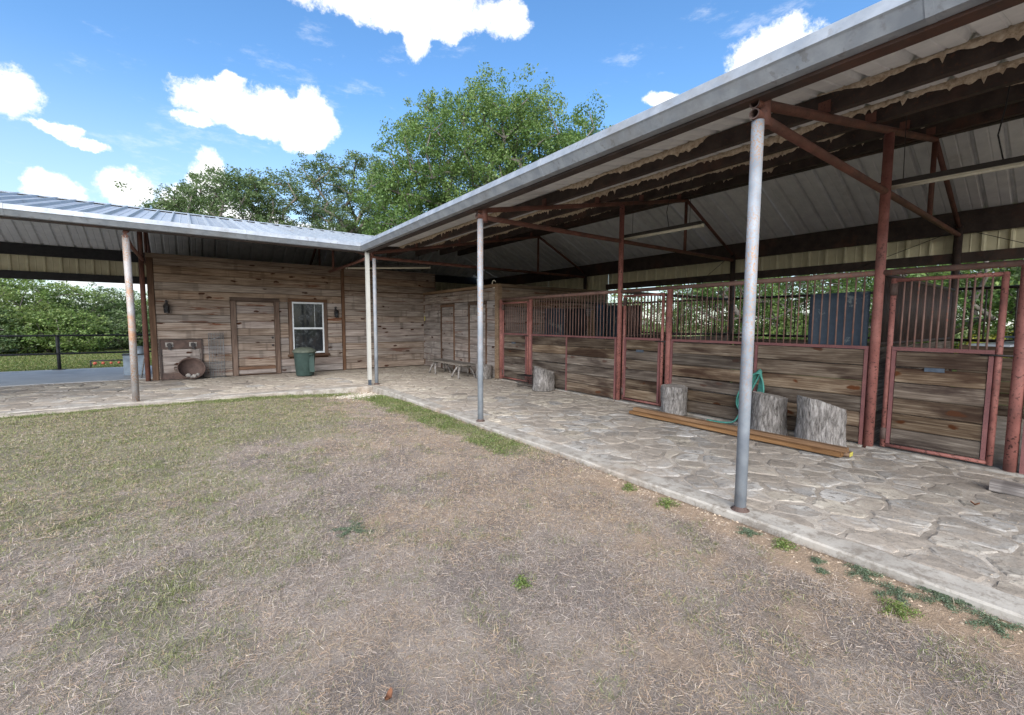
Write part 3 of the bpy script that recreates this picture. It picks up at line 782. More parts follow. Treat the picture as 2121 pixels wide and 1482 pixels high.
# left wing trusses
for k, tx in enumerate((.0, -4.13, -7.9)):
    if k: bp('post', MB().tube([(tx, -.0, -.02), (tx+.01, -.0, 1.4), (tx, -.0, 2.87)], .052, 16), 'galvrust')
    bp('truss_chord', MB().tube([(tx, -.05, 2.92), (tx, YR, 2.92+.235*YR)], .034, 12), 'truss')
    bp('truss_chord', MB().tube([(tx, YR, 2.92+.235*YR), (tx, YB-.08, 3.05)], .034, 12), 'truss')
    bp('truss_chord', MB().tube([(tx, -.05, 2.86), (tx, .9, 2.80 if k else 2.85), (tx, YB-.08, 2.86)], .034, 12), 'truss')
    bp('truss_web', MB().tube([(tx, 2.9, 2.86), (tx, 2.9, 2.92+.235*2.9)], .03, 10), 'truss')
    bp('truss_web', MB().tube([(tx, YR, 2.86), (tx, YR, 2.92+.235*YR)], .03, 10), 'truss')
for k, xx in enumerate((-4.16, -7.9)):
    bp('frame_post', MB().tube([(xx, YW-.02, -.01), (xx, YW-.02, 3.5)], .05, 12), 'truss')
    bp('frame_post', MB().tube([(xx, YB-.06, -.16), (xx, YB-.06, 3.1)], .05, 12), 'darksteel')
# purlins of the right wing with torn insulation along their tops
def insulation(xp, zt, y0, y1, dens, seed):
    vs, fs = [], []; st = .018
    n = int((y1-y0)/st); yy = y0 + st*np.arange(n)
    base = fbm(yy, yy*0+seed, .9, 90+seed, 3); sp = fbm(yy, yy*0+3, 9., 40+seed, 3); sp2 = vnoise(yy, yy*0, 38., seed)
    amt = sst(base, .62-dens, .72-dens)
    big = fbm(yy, yy*0+9, 2.3, 140+seed, 5); spk = vnoise(yy, yy*0, 47., seed+5)
    hgt = amt*(.018 + .15*np.clip(big-.25, 0, 1)**1.3 + .035*sp**2 + .035*sp2**3 + .05*(spk > .86)*sp2)
    for i in range(n):
        h_ = hgt[i] + .002; bl = .018*amt[i]*(.4+sp2[i]) + .003
        z0 = zt + .006*(sp[i]-.5)
        for (dx, dz) in ((-.001, .01), (-bl*.8, -.1*h_), (-bl*1.25, -.45*h_), (-bl, -.75*h_), (-.002-.3*bl, -h_)): vs.append((xp+dx, yy[i], z0+dz))
    for i in range(n-1):
        if amt[i] > .03 or amt[i+1] > .03:
            for j in range(4): fs.append((i*5+j, i*5+j+1, i*5+j+6, i*5+j+5))
    return MB().add(vs, fs, True)


for j in range(4):
    xx = 1.16 + 1.17*j; zb = 2.972 + .195*xx; zt = ZE + RS*xx - .004
    pf = [(xx, zb), (xx+.07, zb), (xx+.07, zb+.015), (xx+.006, zb+.012), (xx+.006, zt-.01), (xx+.07, zt), (xx+.07, zt+.003), (xx, zt)]
    bp('purlin', MB().prism(pf, lambda a, b: (a, -13.4, b), lambda a, b: (a, min(4.0, 1.2+.6*a), b)), 'darksteel')
    ins = insulation(xx-.002, zt+.006, -12.5, .6+.5*xx, (.36, .34, .27, .22)[j], 3*j+1)
    o_ = ins.obj('torn_insulation', M['insul']); adopt(barn, o_); o_['label'] = 'ragged brown insulation torn along the purlin'
bp('ridge_beam', MB().box((XR-.05, -13.4, ZRR-.20), (XR+.05, 4.6, ZRR-.03)), 'darksteel')
for k, (a, zt) in enumerate(((1.2, 0), (2.4, 0), (3.6, 0))):
    bp('purlin', MB().box((-12.4, a, ZE+LS*a-.165), (a, a+.06, ZE+LS*a-.005)), 'darksteel')
# rear band on the right wing
bp('rear_beam', MB().box((XB-.10, -13.4, 2.88), (XB-.02, 6.2, 3.235)), 'darksteel')
bp('rear_beam', MB().box((XB-.10, -13.4, 2.41), (XB-.02, -1.0, 2.57)), 'darksteel')
bp('rear_beam', MB().box((-12.4, YB-.10, 3.06), (XB-.2, YB-.02, 3.345)), 'black')
bp('rear_beam', MB().box((-12.4, YB-.10, 2.46), (-4.1, YB-.02, 2.66)), 'black')
sheets(lambda u, v, l: (XB - l*.8, u, v), -13.4, -1.02, lambda u: (2.42, 3.16), 'clad', name='cladding_sheet')
sheets(lambda u, v, l: (XB - l*.8, u, v), -1.015, 6.3, lambda u: (.0, 3.16), 'clad', name='cladding_sheet')
sheets(lambda u, v, l: (u, YB - l*.8, v), -12.4, -4.07, lambda u: (2.47, 3.26), 'clad', name='cladding_sheet')
sheets(lambda u, v, l: (u, YB - l*.8, v), -4.065, 6.9, lambda u: (-.1, 3.26), 'clad', name='cladding_sheet')
# wire braces in the rear band
for (y0, y1) in ((-8.4, -7.2), (-8.65, -9.6), (-4.7, -4.1)):
    bp('brace_wire', MB().tube([(XB-.14, y0, 2.9), (XB-.14, y1, 2.45)], .005, 5), 'black')


# ================================================================== stall fronts (plane x = XS, facing -X)
XS = 2.954
ZR, ZM = 1.976, 1.14                    # top rail, middle rail
def stall_planks(parent, y0, y1, z0, z1, n, t=.04):
    """boards from y1 (left in view) to y0"""
    h = (z1-z0)/n
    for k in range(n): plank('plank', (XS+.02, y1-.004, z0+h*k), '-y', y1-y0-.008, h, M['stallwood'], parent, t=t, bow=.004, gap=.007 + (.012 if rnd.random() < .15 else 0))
def bars(parent, y0, y1, z0, z1, step, r=.0085, x=XS, mat='bar'):
    n = max(1, int(round((y1-y0)/step)))
    for k in range(1, n): par(MB().tube([(x, y0+(y1-y0)*k/n+rnd.uniform(-.004, .004), z0), (x, y0+(y1-y0)*k/n+rnd.uniform(-.004, .004), z1)], r, 6).obj('bar', M[mat]), parent)
def flatbar(parent, a, b, name='frame_bar', mat='redflat'): return par(MB().box(a, b).obj(name, M[mat]), parent)
def pipe(parent, pts, r, name='frame_pipe', mat='red', n=12): return par(MB().tube(pts, r, n).obj(name, M[mat]), parent)
def gate(parent, yl, yr, nb):
    """hinged gate between yl (left) and yr (right); returns the frame mesh"""
    a, b = yl, yr; r = .026; fz = .055; tz = 1.885
    f = MB(); f.tube([(XS, a-r, fz-.02), (XS, a-r, tz+.02)], r, 12); f.tube([(XS, b+r, fz-.02), (XS, b+r, tz+.02)], r, 12)
    g_ = par(f.obj('gate', M['red']), parent)
    pipe(g_, [(XS, a-r, fz), (XS, b+r, fz)], .020, 'bottom_rail'); pipe(g_, [(XS, a-r, tz), (XS, b+r, tz)], .021, 'top_rail')
    flatbar(g_, (XS-.024, a-2*r, ZM-.02), (XS+.02, b+2*r, ZM+.018), 'middle_rail')
    for yy in (a-2*r-.035, b+2*r+.002): flatbar(g_, (XS-.027, yy, .08), (XS+.02, yy+.033, ZM-.022), 'side_bar')
    stall_planks(g_, b+2*r+.037, a-2*r-.037, .085, ZM-.022, 6, .036)
    bars(g_, b+2*r, a-2*r, ZM+.018, tz, (a-b-4*r)/nb)
    par(MB().cbox((XS-.022, (a+b)/2+.03, .93), (.008, .155, .042)).obj('metal_plate', M['tin']), g_)
    par(MB().tube([(XS-.035, b+.14, ZM-.03), (XS-.035, b-.07, ZM-.028)], .010, 7).obj('latch_rod', M['bolt']), g_)
    for zz in (.12, 1.72): par(MB().tube([(XS-.0, a-r, zz), (XS, a-r, zz+.13)], .034, 10).obj('hinge_sleeve', M['cauldron']), g_)
    return g_
def front(label, y_post, rp, gl, gr, ymid_post, rm, pl, pr, ymid, tall, nb=11):
    t_ = thing('horse_stall', label, 'stall front', 'horse stall fronts', (XS, (y_post+pr)/2, 0))
    pipe(t_, [(XS, y_post, -.02), (XS, y_post, tall)], rp, 'post', n=16)
    pipe(t_, [(XS, ymid_post, -.02), (XS, ymid_post, ZR-.02)], rm, 'post', n=14)
    pipe(t_, [(XS, y_post-rp*.8, ZR), (XS, pr-.06, ZR)], .032, 'top_rail', 'bar')
    gate(t_, gl, gr, nb)
    flatbar(t_, (XS-.022, pr, ZM-.02), (XS+.022, pl, ZM+.015), 'middle_rail')
    for yy in (pl-.035, ymid-.018, pr): flatbar(t_, (XS-.030, yy, .01), (XS+.02, yy+.034, ZM-.021), 'frame_bar')
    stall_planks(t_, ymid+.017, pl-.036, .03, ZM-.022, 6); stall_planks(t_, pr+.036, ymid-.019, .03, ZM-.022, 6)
    bars(t_, pr, pl, ZM+.015, ZR-.02, .083)
    for yy in (pl-.5, (pl+pr)/2): par(MB().tube([(XS, yy-.012, ZR+.02), (XS, yy, ZR+.06), (XS, yy+.012, ZR+.02)], .006, 6).obj('hook', M['bolt']), t_)
    # concrete sill under the boards
    par(MB().box((XS-.07, pr, -.1), (XS+.07, y_post, .012)).obj('concrete_sill', M['kerb']), t_)
    return t_
TALL = 2.90 + .195*XS
front('far stall front with a narrow red gate beside the corner plank room', -1.10, .05, -1.16, -2.19, -2.265, .046, -2.32, -4.788, -3.48, ZR)
front('middle stall front with red gate, dark knotty planks and a hose', -4.835, .044, -4.92, -5.76, -5.855, .048, -5.91, -8.464, -7.235, TALL)
front('nearest stall front with wide grey plank gate and thick rusty posts', -8.515, .047, -8.62, -9.49, -9.60, .046, -9.66, -12.1, -10.9, TALL, 13)

# stall dividers and the rear rail behind the stalls
def divider(y, label, dense):
    t_ = thing('stall_divider', label, 'partition', 'stall dividers', (4.9, y, 0))
    for k in range(6): plank('plank', (XS+.1, y+.02, .02+.188*k), 'x', 3.75, .188, M['stallwood'], t_, t=.04)
    pipe(t_, [(XS+.05, y, ZR-.01), (XB-.12, y, ZR-.01)], .028, 'top_rail', 'darksteel')
    pipe(t_, [(XS+.05, y, 1.18), (XB-.12, y, 1.18)], .02, 'middle_rail', 'darksteel')
    n = int(3.7/dense)
    for k in range(1, n): par(MB().tube([(XS+.1+3.7*k/n, y, 1.18), (XS+.1+3.7*k/n, y, ZR-.01)], .012 if dense < .08 else .009, 6).obj('bar', M['bar' if dense > .08 else 'darksteel']), t_)
divider(-4.83, 'barred divider between the far and middle stalls', .10)
divider(-8.515, 'dense rusty barred divider behind the nearest gate', .055)
divider(-12.2, 'barred divider at the near end of the stalls', .3)
for (y0, y1, label) in ((-4.78, -1.05, 'rear barred fence of the far stall'), (-8.46, -4.88, 'rear barred fence of the middle stall'), (-12.1, -8.57, 'rear barred fence of the nearest stall')):
    t_ = thing('rear_stall_fence', label, 'fence', 'rear stall fences', (XB-.09, (y0+y1)/2, 0))
    x_ = XB-.09
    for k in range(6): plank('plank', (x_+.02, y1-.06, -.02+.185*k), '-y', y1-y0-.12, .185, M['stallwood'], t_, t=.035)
    pipe(t_, [(x_, y0, 1.985), (x_, y1, 1.985)], .024, 'top_rail', 'darksteel'); pipe(t_, [(x_, y0, 1.155), (x_, y1, 1.155)], .024, 'bottom_rail', 'darksteel')
    bars(t_, y0, y1, 1.155, 1.985, .16, .011, x_, 'darksteel')

# rubber mats hung on the bars
def hung_mat(name, p0, u, w_, h_, mat, label, cat='mat'):
    """sheet hanging from p0 (top left), running along u, slightly wavy and 12 mm thick"""
    p0 = Vector(p0); u = Vector(u).normalized(); nrm = u.cross(Vector((0, 0, 1))); nu, nv = 14, 8; vs = []
    ph = rnd.uniform(0, 6)
    for side in (0, .012):
        for j in range(nv+1):
            for i in range(nu+1):
                a = w_*i/nu; b = h_*j/nv; wv2 = .012*math.sin(a*9+ph) + .008*math.sin(a*17+b*4)
                vs.append(p0 + u*a + nrm*(wv2+side) - Vector((0, 0, b + .008*math.sin(a*6+ph))))
    k = (nu+1)*(nv+1); fs = []
    for s_ in (0, 1):
        for j in range(nv):
            for i in range(nu):
                q_ = [s_*k + j*(nu+1)+i, s_*k + j*(nu+1)+i+1, s_*k + (j+1)*(nu+1)+i+1, s_*k + (j+1)*(nu+1)+i]
                fs.append(tuple(q_ if s_ else q_[::-1]))
    for i in range(nu): fs += [(i, i+1, k+i+1, k+i), (nv*(nu+1)+i+1, nv*(nu+1)+i, k+nv*(nu+1)+i, k+nv*(nu+1)+i+1)]
    for j in range(nv): fs += [(j*(nu+1), k+j*(nu+1), k+(j+1)*(nu+1), (j+1)*(nu+1)), (j*(nu+1)+nu, (j+1)*(nu+1)+nu, k+(j+1)*(nu+1)+nu, k+j*(nu+1)+nu)]
    return tag(MB().add(vs, fs, True).obj(name, M[mat]), label, cat, 'rubber mats hung in the stalls')
hung_mat('rubber_mat', (XS+.06, -7.83, 1.775), (0, -1, 0), .60, .95, 'mat', 'blue black rubber mat hung behind the bars of the middle stall')
hung_mat('rubber_mat', (4.39, -1.075, 1.80), (1, 0, 0), .71, 1.2, 'mat', 'blue grey mat hung on the plank side wall, farthest left in the far stall')
hung_mat('rubber_mat', (5.14, -1.075, 1.82), (1, 0, 0), .79, 1.2, 'matblack', 'black mat hung on the plank side wall beside two leaning boards')
hung_mat('rubber_mat', (6.36, -1.075, 1.95), (1, 0, 0), .40, 1.3, 'mat', 'narrow blue grey mat in the rear corner of the far stall')
hung_mat('rubber_mat', (XB-.17, -1.10, 1.95), (0, -1, 0), .47, 1.3, 'mat', 'blue grey mat with pale patches on the far stall rear fence')
hung_mat('rubber_mat', (XB-.17, -1.68, 1.91), (0, -1, 0), .68, 1.3, 'matblack', 'black mat on the rear fence seen through the middle stall gate')
tag(MB().tube([(4.2, -1.06, 1.985), (6.8, -1.06, 1.99)], .022, 8).obj('hanging_rail', M['darksteel']), 'dark pipe rail along the plank side wall in the far stall', 'rail')
for k, (x_, l_, lab) in enumerate(((6.04, 1.60, 'shorter pale board leaning on the side wall of the far stall'), (6.20, 1.80, 'taller pale board leaning on the side wall of the far stall'))):
    tag(MB().cbox((x_, -1.16, l_/2), (.10, .03, l_), rx=-.06, ry=-.05*(1-k)).obj('leaning_board', M['trim_light']), lab, 'board')
for k, (y_, z_, a_, lab) in enumerate(((-9.3, 1.19, .10, 'long pale panel edge lying across the nearest stall rails'), (-9.45, 1.24, .14, 'shiny metal trim lying behind the nearest stall gate'))):
    tag(MB().cbox((5.0, y_-.2, z_), (3.2-.9*k, .30, .02), rz=-.10, ry=.03*k).obj('loose_panel', M['tin' if k else 'winframe']), lab, 'panel')

# ================================================================== fluorescent fixtures
def fixture(a, b, label, drop):
    a, b = Vector(a), Vector(b); c = (a+b)/2; d = (b-a); L = d.length; rz = math.atan2(d.y, d.x); ry = -math.asin(d.z/L)
    t_ = thing('fluorescent_light', label, 'light fixture', 'hanging strip lights', tuple(c))
    adopt(t_, MB().cbox(c + Vector((0, 0, .045)), (L, .11, .05), rz=rz, ry=ry).obj('housing', M['lampdark']))
    adopt(t_, MB().tube([a + d*.02, b - d*.02], .019, 10).obj('tube', M['lampwhite']))
    n = Vector((-math.sin(rz), math.cos(rz), 0))*.05
    adopt(t_, MB().cbox(c + Vector((0, 0, .016)), (L*.99, .06, .012), rz=rz, ry=ry).obj('reflector', M['lampwhite']))
    for p in (a, b): adopt(t_, MB().cbox(p + Vector((0, 0, .006)), (.03, .05, .05), rz=rz).obj('socket', M['lampwhite']))
    for k in (.14, .86):
        p = a + d*k + Vector((0, 0, .07)); adopt(t_, MB().tube([p, p + Vector((.04, .02, drop))], .004, 5).obj('chain', M['bolt']))
    p = a + d*.62 + Vector((0, 0, .07)); adopt(t_, MB().tube([p, p + Vector((.0, .05, drop*.35)), p + Vector((.03, .02, drop*.7)), p + Vector((.0, .0, drop))], .006, 6).obj('cable', M['black']))
fixture((3.12, -4.72, 2.92), (3.10, -6.28, 2.90), 'strip light hanging above the middle stall gate', .72)
fixture((3.06, -8.42, 2.915), (3.05, -9.95, 2.895), 'strip light hanging above the nearest stall gate', .72)
fixture((.10, 2.0, 2.83), (1.93, .78, 2.86), 'strip light hanging before the plank wall near the corner post', .6)

# ================================================================== loose things
def stump(c, r, h, label, slant=0, lean=0, seed=1, knot=False):
    g_ = random.Random(seed); n, k = 40, 12; vs = []
    ph = [g_.uniform(0, 6.28) for _ in range(6)]
    def rad(a, z): return r*(1 + .075*math.sin(2*a+ph[0]) + .055*math.sin(3*a+ph[1]+z*2) + .025*math.sin(7*a+ph[2]) + .018*math.sin(13*a+ph[3]+z*5) + .012*math.sin(23*a+ph[4]))*(1 + .10*math.exp(-z/.08*1.2) - .03*math.sin(z*7+ph[5]))
    for i in range(k+1):
        for j in range(n):
            a = 2*math.pi*j/n; zt = h + slant*math.cos(a-2.51)*.5; z = zt*i/k; rr = rad(a, z)*(1 - (.02 if i == k else 0)) + g_.uniform(-.006, .006)
            if knot: rr += .05*math.exp(-((a-3.6)**2)/.10 - ((z-.13)/.07)**2)
            vs.append((rr*math.cos(a) + lean*z, rr*math.sin(a), z + (g_.uniform(-.006, .004) if 0 < i else 0)))
    fs = [(i*n+j, i*n+(j+1) % n, (i+1)*n+(j+1) % n, (i+1)*n+j) for i in range(k) for j in range(n)]
    t_ = MB().add(vs, fs, True).obj('tree_stump', M['bark'], None, Matrix.Translation((c[0], c[1], .006)))
    tag(t_, label, 'stump', 'log stumps used as seats')
    top = [v for v in vs[-n:]]; ce = (lean*h, 0, h+.004)
    tp = MB().add(top + [tuple(Vector(p).lerp(Vector(ce), .5)) for p in top] + [ce], [(j, (j+1) % n, n+(j+1) % n, n+j) for j in range(n)] + [(n+j, n+(j+1) % n, 2*n) for j in range(n)])
    o_ = tp.obj('cut_face', M['stumptop']); o_.parent = t_
    return t_
stump((2.64, -.80), .185, .35, 'pale log stump at the end of the rustic bench', .05, 0, 4)
stump((2.62, -3.12), .20, .44, 'knobbly bark log stump beside the small wire cage', .13, .02, 9, True)
stump((2.72, -6.13), .20, .435, 'straight grey log stump in front of the middle stall gate', .01, 0, 14)
stump((2.60, -7.56), .21, .50, 'grey log stump just behind the near galvanised post', .07, .05, 21)
stump((2.54, -8.16), .225, .50, 'slant cut grey log stump nearest the thick rusty post', .15, -.02, 33)

# timber boards lying on the paving
for k, (dx, dz, L0, lab) in enumerate(((-.05, .0, 0, 'orange brown timber at the front of the low stack on the paving'), (.05, 0, .05, 'orange brown timber at the back of the low stack on the paving'), (.0, .047, .03, 'orange brown timber lying on top of the low stack'))):
    b_ = plank('timber', (2.22+dx+.045, -5.76-L0, .012+dz), '-y', 2.74, .046, M['lumber'], None, t=.09, bow=.002, gap=.001)
    tag(b_, lab, 'timber', 'stacked timbers')
    if k == 1: e_ = MB().cbox((2.742, -.045, .023), (.004, .088, .043)).obj('painted_end', M['yellow']); e_.parent = b_
b_ = plank('wood_block', (2.26, -9.56, .0), '-y', .8, .085, M['plank_grey'], None, t=.14); tag(b_, 'grey weathered wood block lying at the right edge of the paving', 'block')

# hose: a coil hung on the boards and a tail on the ground
pts = []
for k in range(5):
    w0 = .055 + .022*k; zb = .05 + .035*k
    for a in np.linspace(0, 2*math.pi, 24)[:-1]:
        zc = (.79-.012*k+zb)/2; z_ = zc + (.79-.012*k-zc)*math.cos(a)
        pts.append((XS-.085-.016*k, -7.335 + .20*(1-z_/.8) + w0*math.sin(a)*(1.1-.3*math.cos(a)), z_))
pts += [(2.80, -7.10, .12), (2.77, -7.06, .04), (2.72, -7.0, .022), (2.68, -6.90, .018), (2.66, -6.72, .018)]
def smooth_pts(p, it=2):
    for _ in range(it):
        q_ = [p[0]]
        for a, b in zip(p[:-1], p[1:]): q_ += [tuple(.75*i+.25*j for i, j in zip(a, b)), tuple(.25*i+.75*j for i, j in zip(a, b))]
        p = q_ + [p[-1]]
    return p
tag(MB().tube(smooth_pts(pts, 1), .0125, 8).obj('garden_hose', M['hose']), 'green garden hose coiled on the stall planks behind the post', 'hose')

# bench with splayed branch legs
bt = thing('rustic_bench', 'low rustic plank bench on splayed branch legs by the corner', 'bench', loc=(2.35, .4, 0))
for k, dx in enumerate((-.14, .0, .14)): adopt(bt, MB().cbox((2.33+dx, .38+.02*k, .345), (.132, 1.95, .05), rz=rnd.uniform(-.012, .012), ry=.015*(k-1)).obj('seat_board', M['bench']))
for yy in (-.32, 1.07): adopt(bt, MB().cbox((2.33, yy, .295), (.36, .10, .045)).obj('cross_piece', M['bench']))
for (dx, yy, sx_, sy_) in ((-.13, -.36, -1, -.9), (.13, -.36, 1, -.9), (-.13, -.26, -1, 1.5), (.13, -.26, 1, 1.5), (-.13, 1.10, -1, .9), (.13, 1.10, 1, .9), (-.13, 1.0, -1, -1.5), (.13, 1.0, 1, -1.5)):
    a = Vector((2.33+dx, yy, .30)); b = Vector((2.33+dx+.11*sx_, yy+.11*sy_, .0)); mid = (a+b)/2 + Vector((.018*sx_, .0, .015))
    adopt(bt, MB().tube([tuple(a), tuple(mid), tuple(b)], [.030, .027, .022], 8).obj('leg', M['bark']))

# trash can
tc = thing('trash_can', 'dark green plastic trash can with domed lid under the window', 'trash can', loc=(-.92, 2.36, 0))
CM = Matrix.Translation((-.92, 2.36, 0))
adopt(tc, MB().lathe([(0.001, .01), (.20, .01), (.215, .03), (.26, .60), (.27, .62), (.27, .645)], 28, CM).obj('bin_body', M['can']))
adopt(tc, MB().lathe([(.285, .62), (.288, .66), (.27, .675), (.20, .725), (.09, .755), (.001, .76)], 28, CM).obj('lid', M['canlid']))
hd = MB(); hd.tube([(-.86, 2.10, .56), (-.86, 2.05, .57), (-.80, 2.04, .585), (-.74, 2.06, .57), (-.74, 2.11, .56)], .014, 8); adopt(tc, hd.obj('handle', M['can']))
hp = MB(); hp.box((-.85, 2.095, .10), (-.75, 2.13, .54)); 
adopt(tc, MB().cbox((-.80, 2.125, .33), (.12, .03, .44), rx=-.085).obj('moulded_panel', M['can']))

# iron cauldron tipped against the hatch
cd_ = thing('iron_cauldron', 'rusty round iron cauldron tipped against the hatch', 'cauldron', loc=(-3.32, 3.05, 0))
CMx = Matrix.Translation((-3.32, 3.06, .275)) @ Matrix.Rotation(R(60), 4, 'X') @ Matrix.Rotation(0.12, 4, 'Y')
pr = [(.001, -.205)] + [(.27*math.sin(a), -.205*math.cos(a)) for a in np.linspace(.2, 1.5, 9)] + [(.278, .012), (.285, .02), (.27, .024)] + [(.255*math.sin(a), -.19*math.cos(a)) for a in np.linspace(1.5, .2, 9)] + [(.001, -.19)]
adopt(cd_, MB().lathe(pr, 36, CMx).obj('bowl', M['cauldron']))
for s_ in (-1, 1): adopt(cd_, MB().tube([CMx @ Vector((s_*.27, -.04, -.02)), CMx @ Vector((s_*.33, -.03, -.02)), CMx @ Vector((s_*.33, .03, -.02)), CMx @ Vector((s_*.27, .04, -.02))], .012, 7).obj('lug_handle', M['cauldron']))
for k, (u_, v_, s_) in enumerate(((-.06, -.15, .06), (.06, -.16, .055), (.13, -.12, .045), (.0, -.18, .035))):
    g_ = MB().lathe([(.001, -.8), (.6, -.7), (1., -.1), (.8, .6), (.3, .9), (.001, .92)], 7, CMx @ Matrix.Translation((u_, v_, -.11)) @ Matrix.Scale(s_, 4) @ Matrix.Rotation(k, 4, 'X'), False)
    tag(g_.obj('ash_lump', M['ash']), ['rounded pale lump in the cauldron, leftmost', 'pale lump in the middle of the cauldron', 'dark edged lump at the right of the cauldron', 'smallest lump low in the cauldron'][k], 'lump', 'lumps in the cauldron')

# wire panel against the wall and small wire cage
def wiregrid(o_, u, v, nu, nv, r):
    mb = MB(); o_ = Vector(o_); u = Vector(u); v = Vector(v)
    for i in range(nu+1): mb.tube([o_+u*i/nu, o_+u*i/nu+v], r, 4, False)
    for j in range(nv+1): mb.tube([o_+v*j/nv, o_+u+v*j/nv], r, 4, False)
    return mb
tp_ = thing('wire_trap', 'tall narrow galvanised wire trap leaning on the wall left of the door', 'wire trap', loc=(-2.8, 3.25, 0))
adopt(tp_, wiregrid((-2.95, 3.21, .0), (.31, 0, 0), (0, .045, 1.12), 9, 26, .0022).obj('mesh_panel', M['wire']))
adopt(tp_, wiregrid((-2.95, 3.29, .0), (.31, 0, 0), (0, .02, 1.12), 5, 9, .0025).obj('mesh_panel', M['wire']))
adopt(tp_, MB().tube([(-2.95, 3.20, .93), (-2.64, 3.205, 1.06)], .006, 5).obj('trip_rod', M['wire']))
for a in ((-2.95, 3.205), (-2.64, 3.205)): adopt(tp_, MB().tube([(a[0], a[1], 0), (a[0], a[1]+.045, 1.12)], .006, 5).obj('corner_rod', M['wire']))
wc = thing('wire_cage', 'small dark wire cage on the paving beside the knobbly stump', 'cage', loc=(2.62, -2.6, 0))
for o_, u, v in (((2.50, -2.36, .0), (0, -.42, 0), (0, 0, .26)), ((2.72, -2.36, 0), (0, -.42, 0), (0, 0, .26)), ((2.50, -2.36, 0), (.22, 0, 0), (0, 0, .26)), ((2.50, -2.78, 0), (.22, 0, 0), (0, 0, .26)), ((2.50, -2.36, .26), (.22, 0, 0), (0, -.42, 0))):
    adopt(wc, wiregrid(o_, u, v, 8, 6, .003).obj('mesh_panel', M['bolt']))
# pole and box by the wall corner
tag(MB().tube([(-4.34, 4.15, 0), (-4.24, 3.9, .55), (-4.22, 3.62, 1.25)], .014, 7).obj('leaning_pole', M['bark']), 'thin wooden pole leaning at the left end of the plank wall', 'pole')
bx_ = thing('blue_grey_feed_bin', 'blue grey metal bin behind the left end of the plank wall', 'bin', loc=(-4.55, 5.2, 0))
adopt(bx_, MB().box((-4.75, 5.0, 0), (-4.25, 5.4, .52)).obj('bin_body', M['bluebox'])); adopt(bx_, MB().box((-4.77, 4.98, .52), (-4.23, 5.42, .55)).obj('lid', M['black']))
adopt(bx_, MB().lathe([(.14, .55), (.14, .66), (.08, .74), (.001, .75)], 16, Matrix.Translation((-4.42, 5.2, 0))).obj('cap', M['bluebox']))

# pipe fence behind the pad
pf = thing('pipe_fence', 'dark two rail pipe fence behind the concrete pad', 'fence', loc=(-6.42, 7.86, 0))
for xx in (-11.6, -9.0, -6.42, -3.8): adopt(pf, MB().tube([(xx, 7.88, -.2), (xx, 7.88, .985)], .042, 12).obj('post', M['black']))
for zz in (.985, .46): adopt(pf, MB().tube([(-14, 7.86, zz), (-2, 7.86, zz)], .028, 10).obj('rail', M['black']))
adopt(pf, MB().box((-6.55, 7.76, -.002), (-6.29, 7.94, .01)).obj('base_plate', M['black']))
# target rack on the grass
tr_ = thing('target_rack', 'low steel rack with five red discs on the grass', 'target rack', loc=(-5.3, 9.6, -.16))
adopt(tr_, MB().tube([(-5.99, 9.6, -.17), (-5.99, 9.6, .105)], .02, 8).obj('leg', M['black'])); adopt(tr_, MB().tube([(-4.6, 9.6, -.17), (-4.6, 9.6, .105)], .02, 8).obj('leg', M['black']))
adopt(tr_, MB().tube([(-6.0, 9.6, .105), (-4.59, 9.6, .105)], .02, 8).obj('bar', M['black']))
for k in range(5):
    xx = -5.885 + .197*k; r_ = (.05, .046, .04, .038, .046)[k]
    adopt(tr_, MB().lathe([(.001, -.008), (r_, -.008), (r_, .008), (.001, .008)], 18, Matrix.Translation((xx, 9.58, .022)) @ Matrix.Rotation(math.pi/2, 4, 'X')).obj('disc', M['target']))


# ================================================================== vegetation
def leaf_mesh(name, C_, S_, col, droop=.3, up_bias=.5, aspect=.5):
    """one folded rhombus leaf (two triangles) per centre; C_ (N,3), S_ sizes, col (N,3)"""
    n = len(C_)
    d = rng.normal(size=(n, 3)); d[:, 2] = d[:, 2]*.6 - droop; d /= np.linalg.norm(d, axis=1)[:, None]
    nr = rng.normal(size=(n, 3)); nr[:, 2] += up_bias; s = np.cross(d, nr); s /= (np.linalg.norm(s, axis=1)[:, None] + 1e-9)
    u = np.cross(s, d)
    h = S_[:, None]; wd = h*aspect*.5
    a = C_ - d*h*.5; b = C_ + s*wd + u*h*.08; c = C_ + d*h*.5; e = C_ - s*wd + u*h*.08
    v = np.stack((a, b, c, e), 1).reshape(-1, 3)
    lp = np.arange(n*4)
    return np_mesh(name, v, np.full(n, 4), lp, M['leaf'], np.repeat(col, 4, 0))


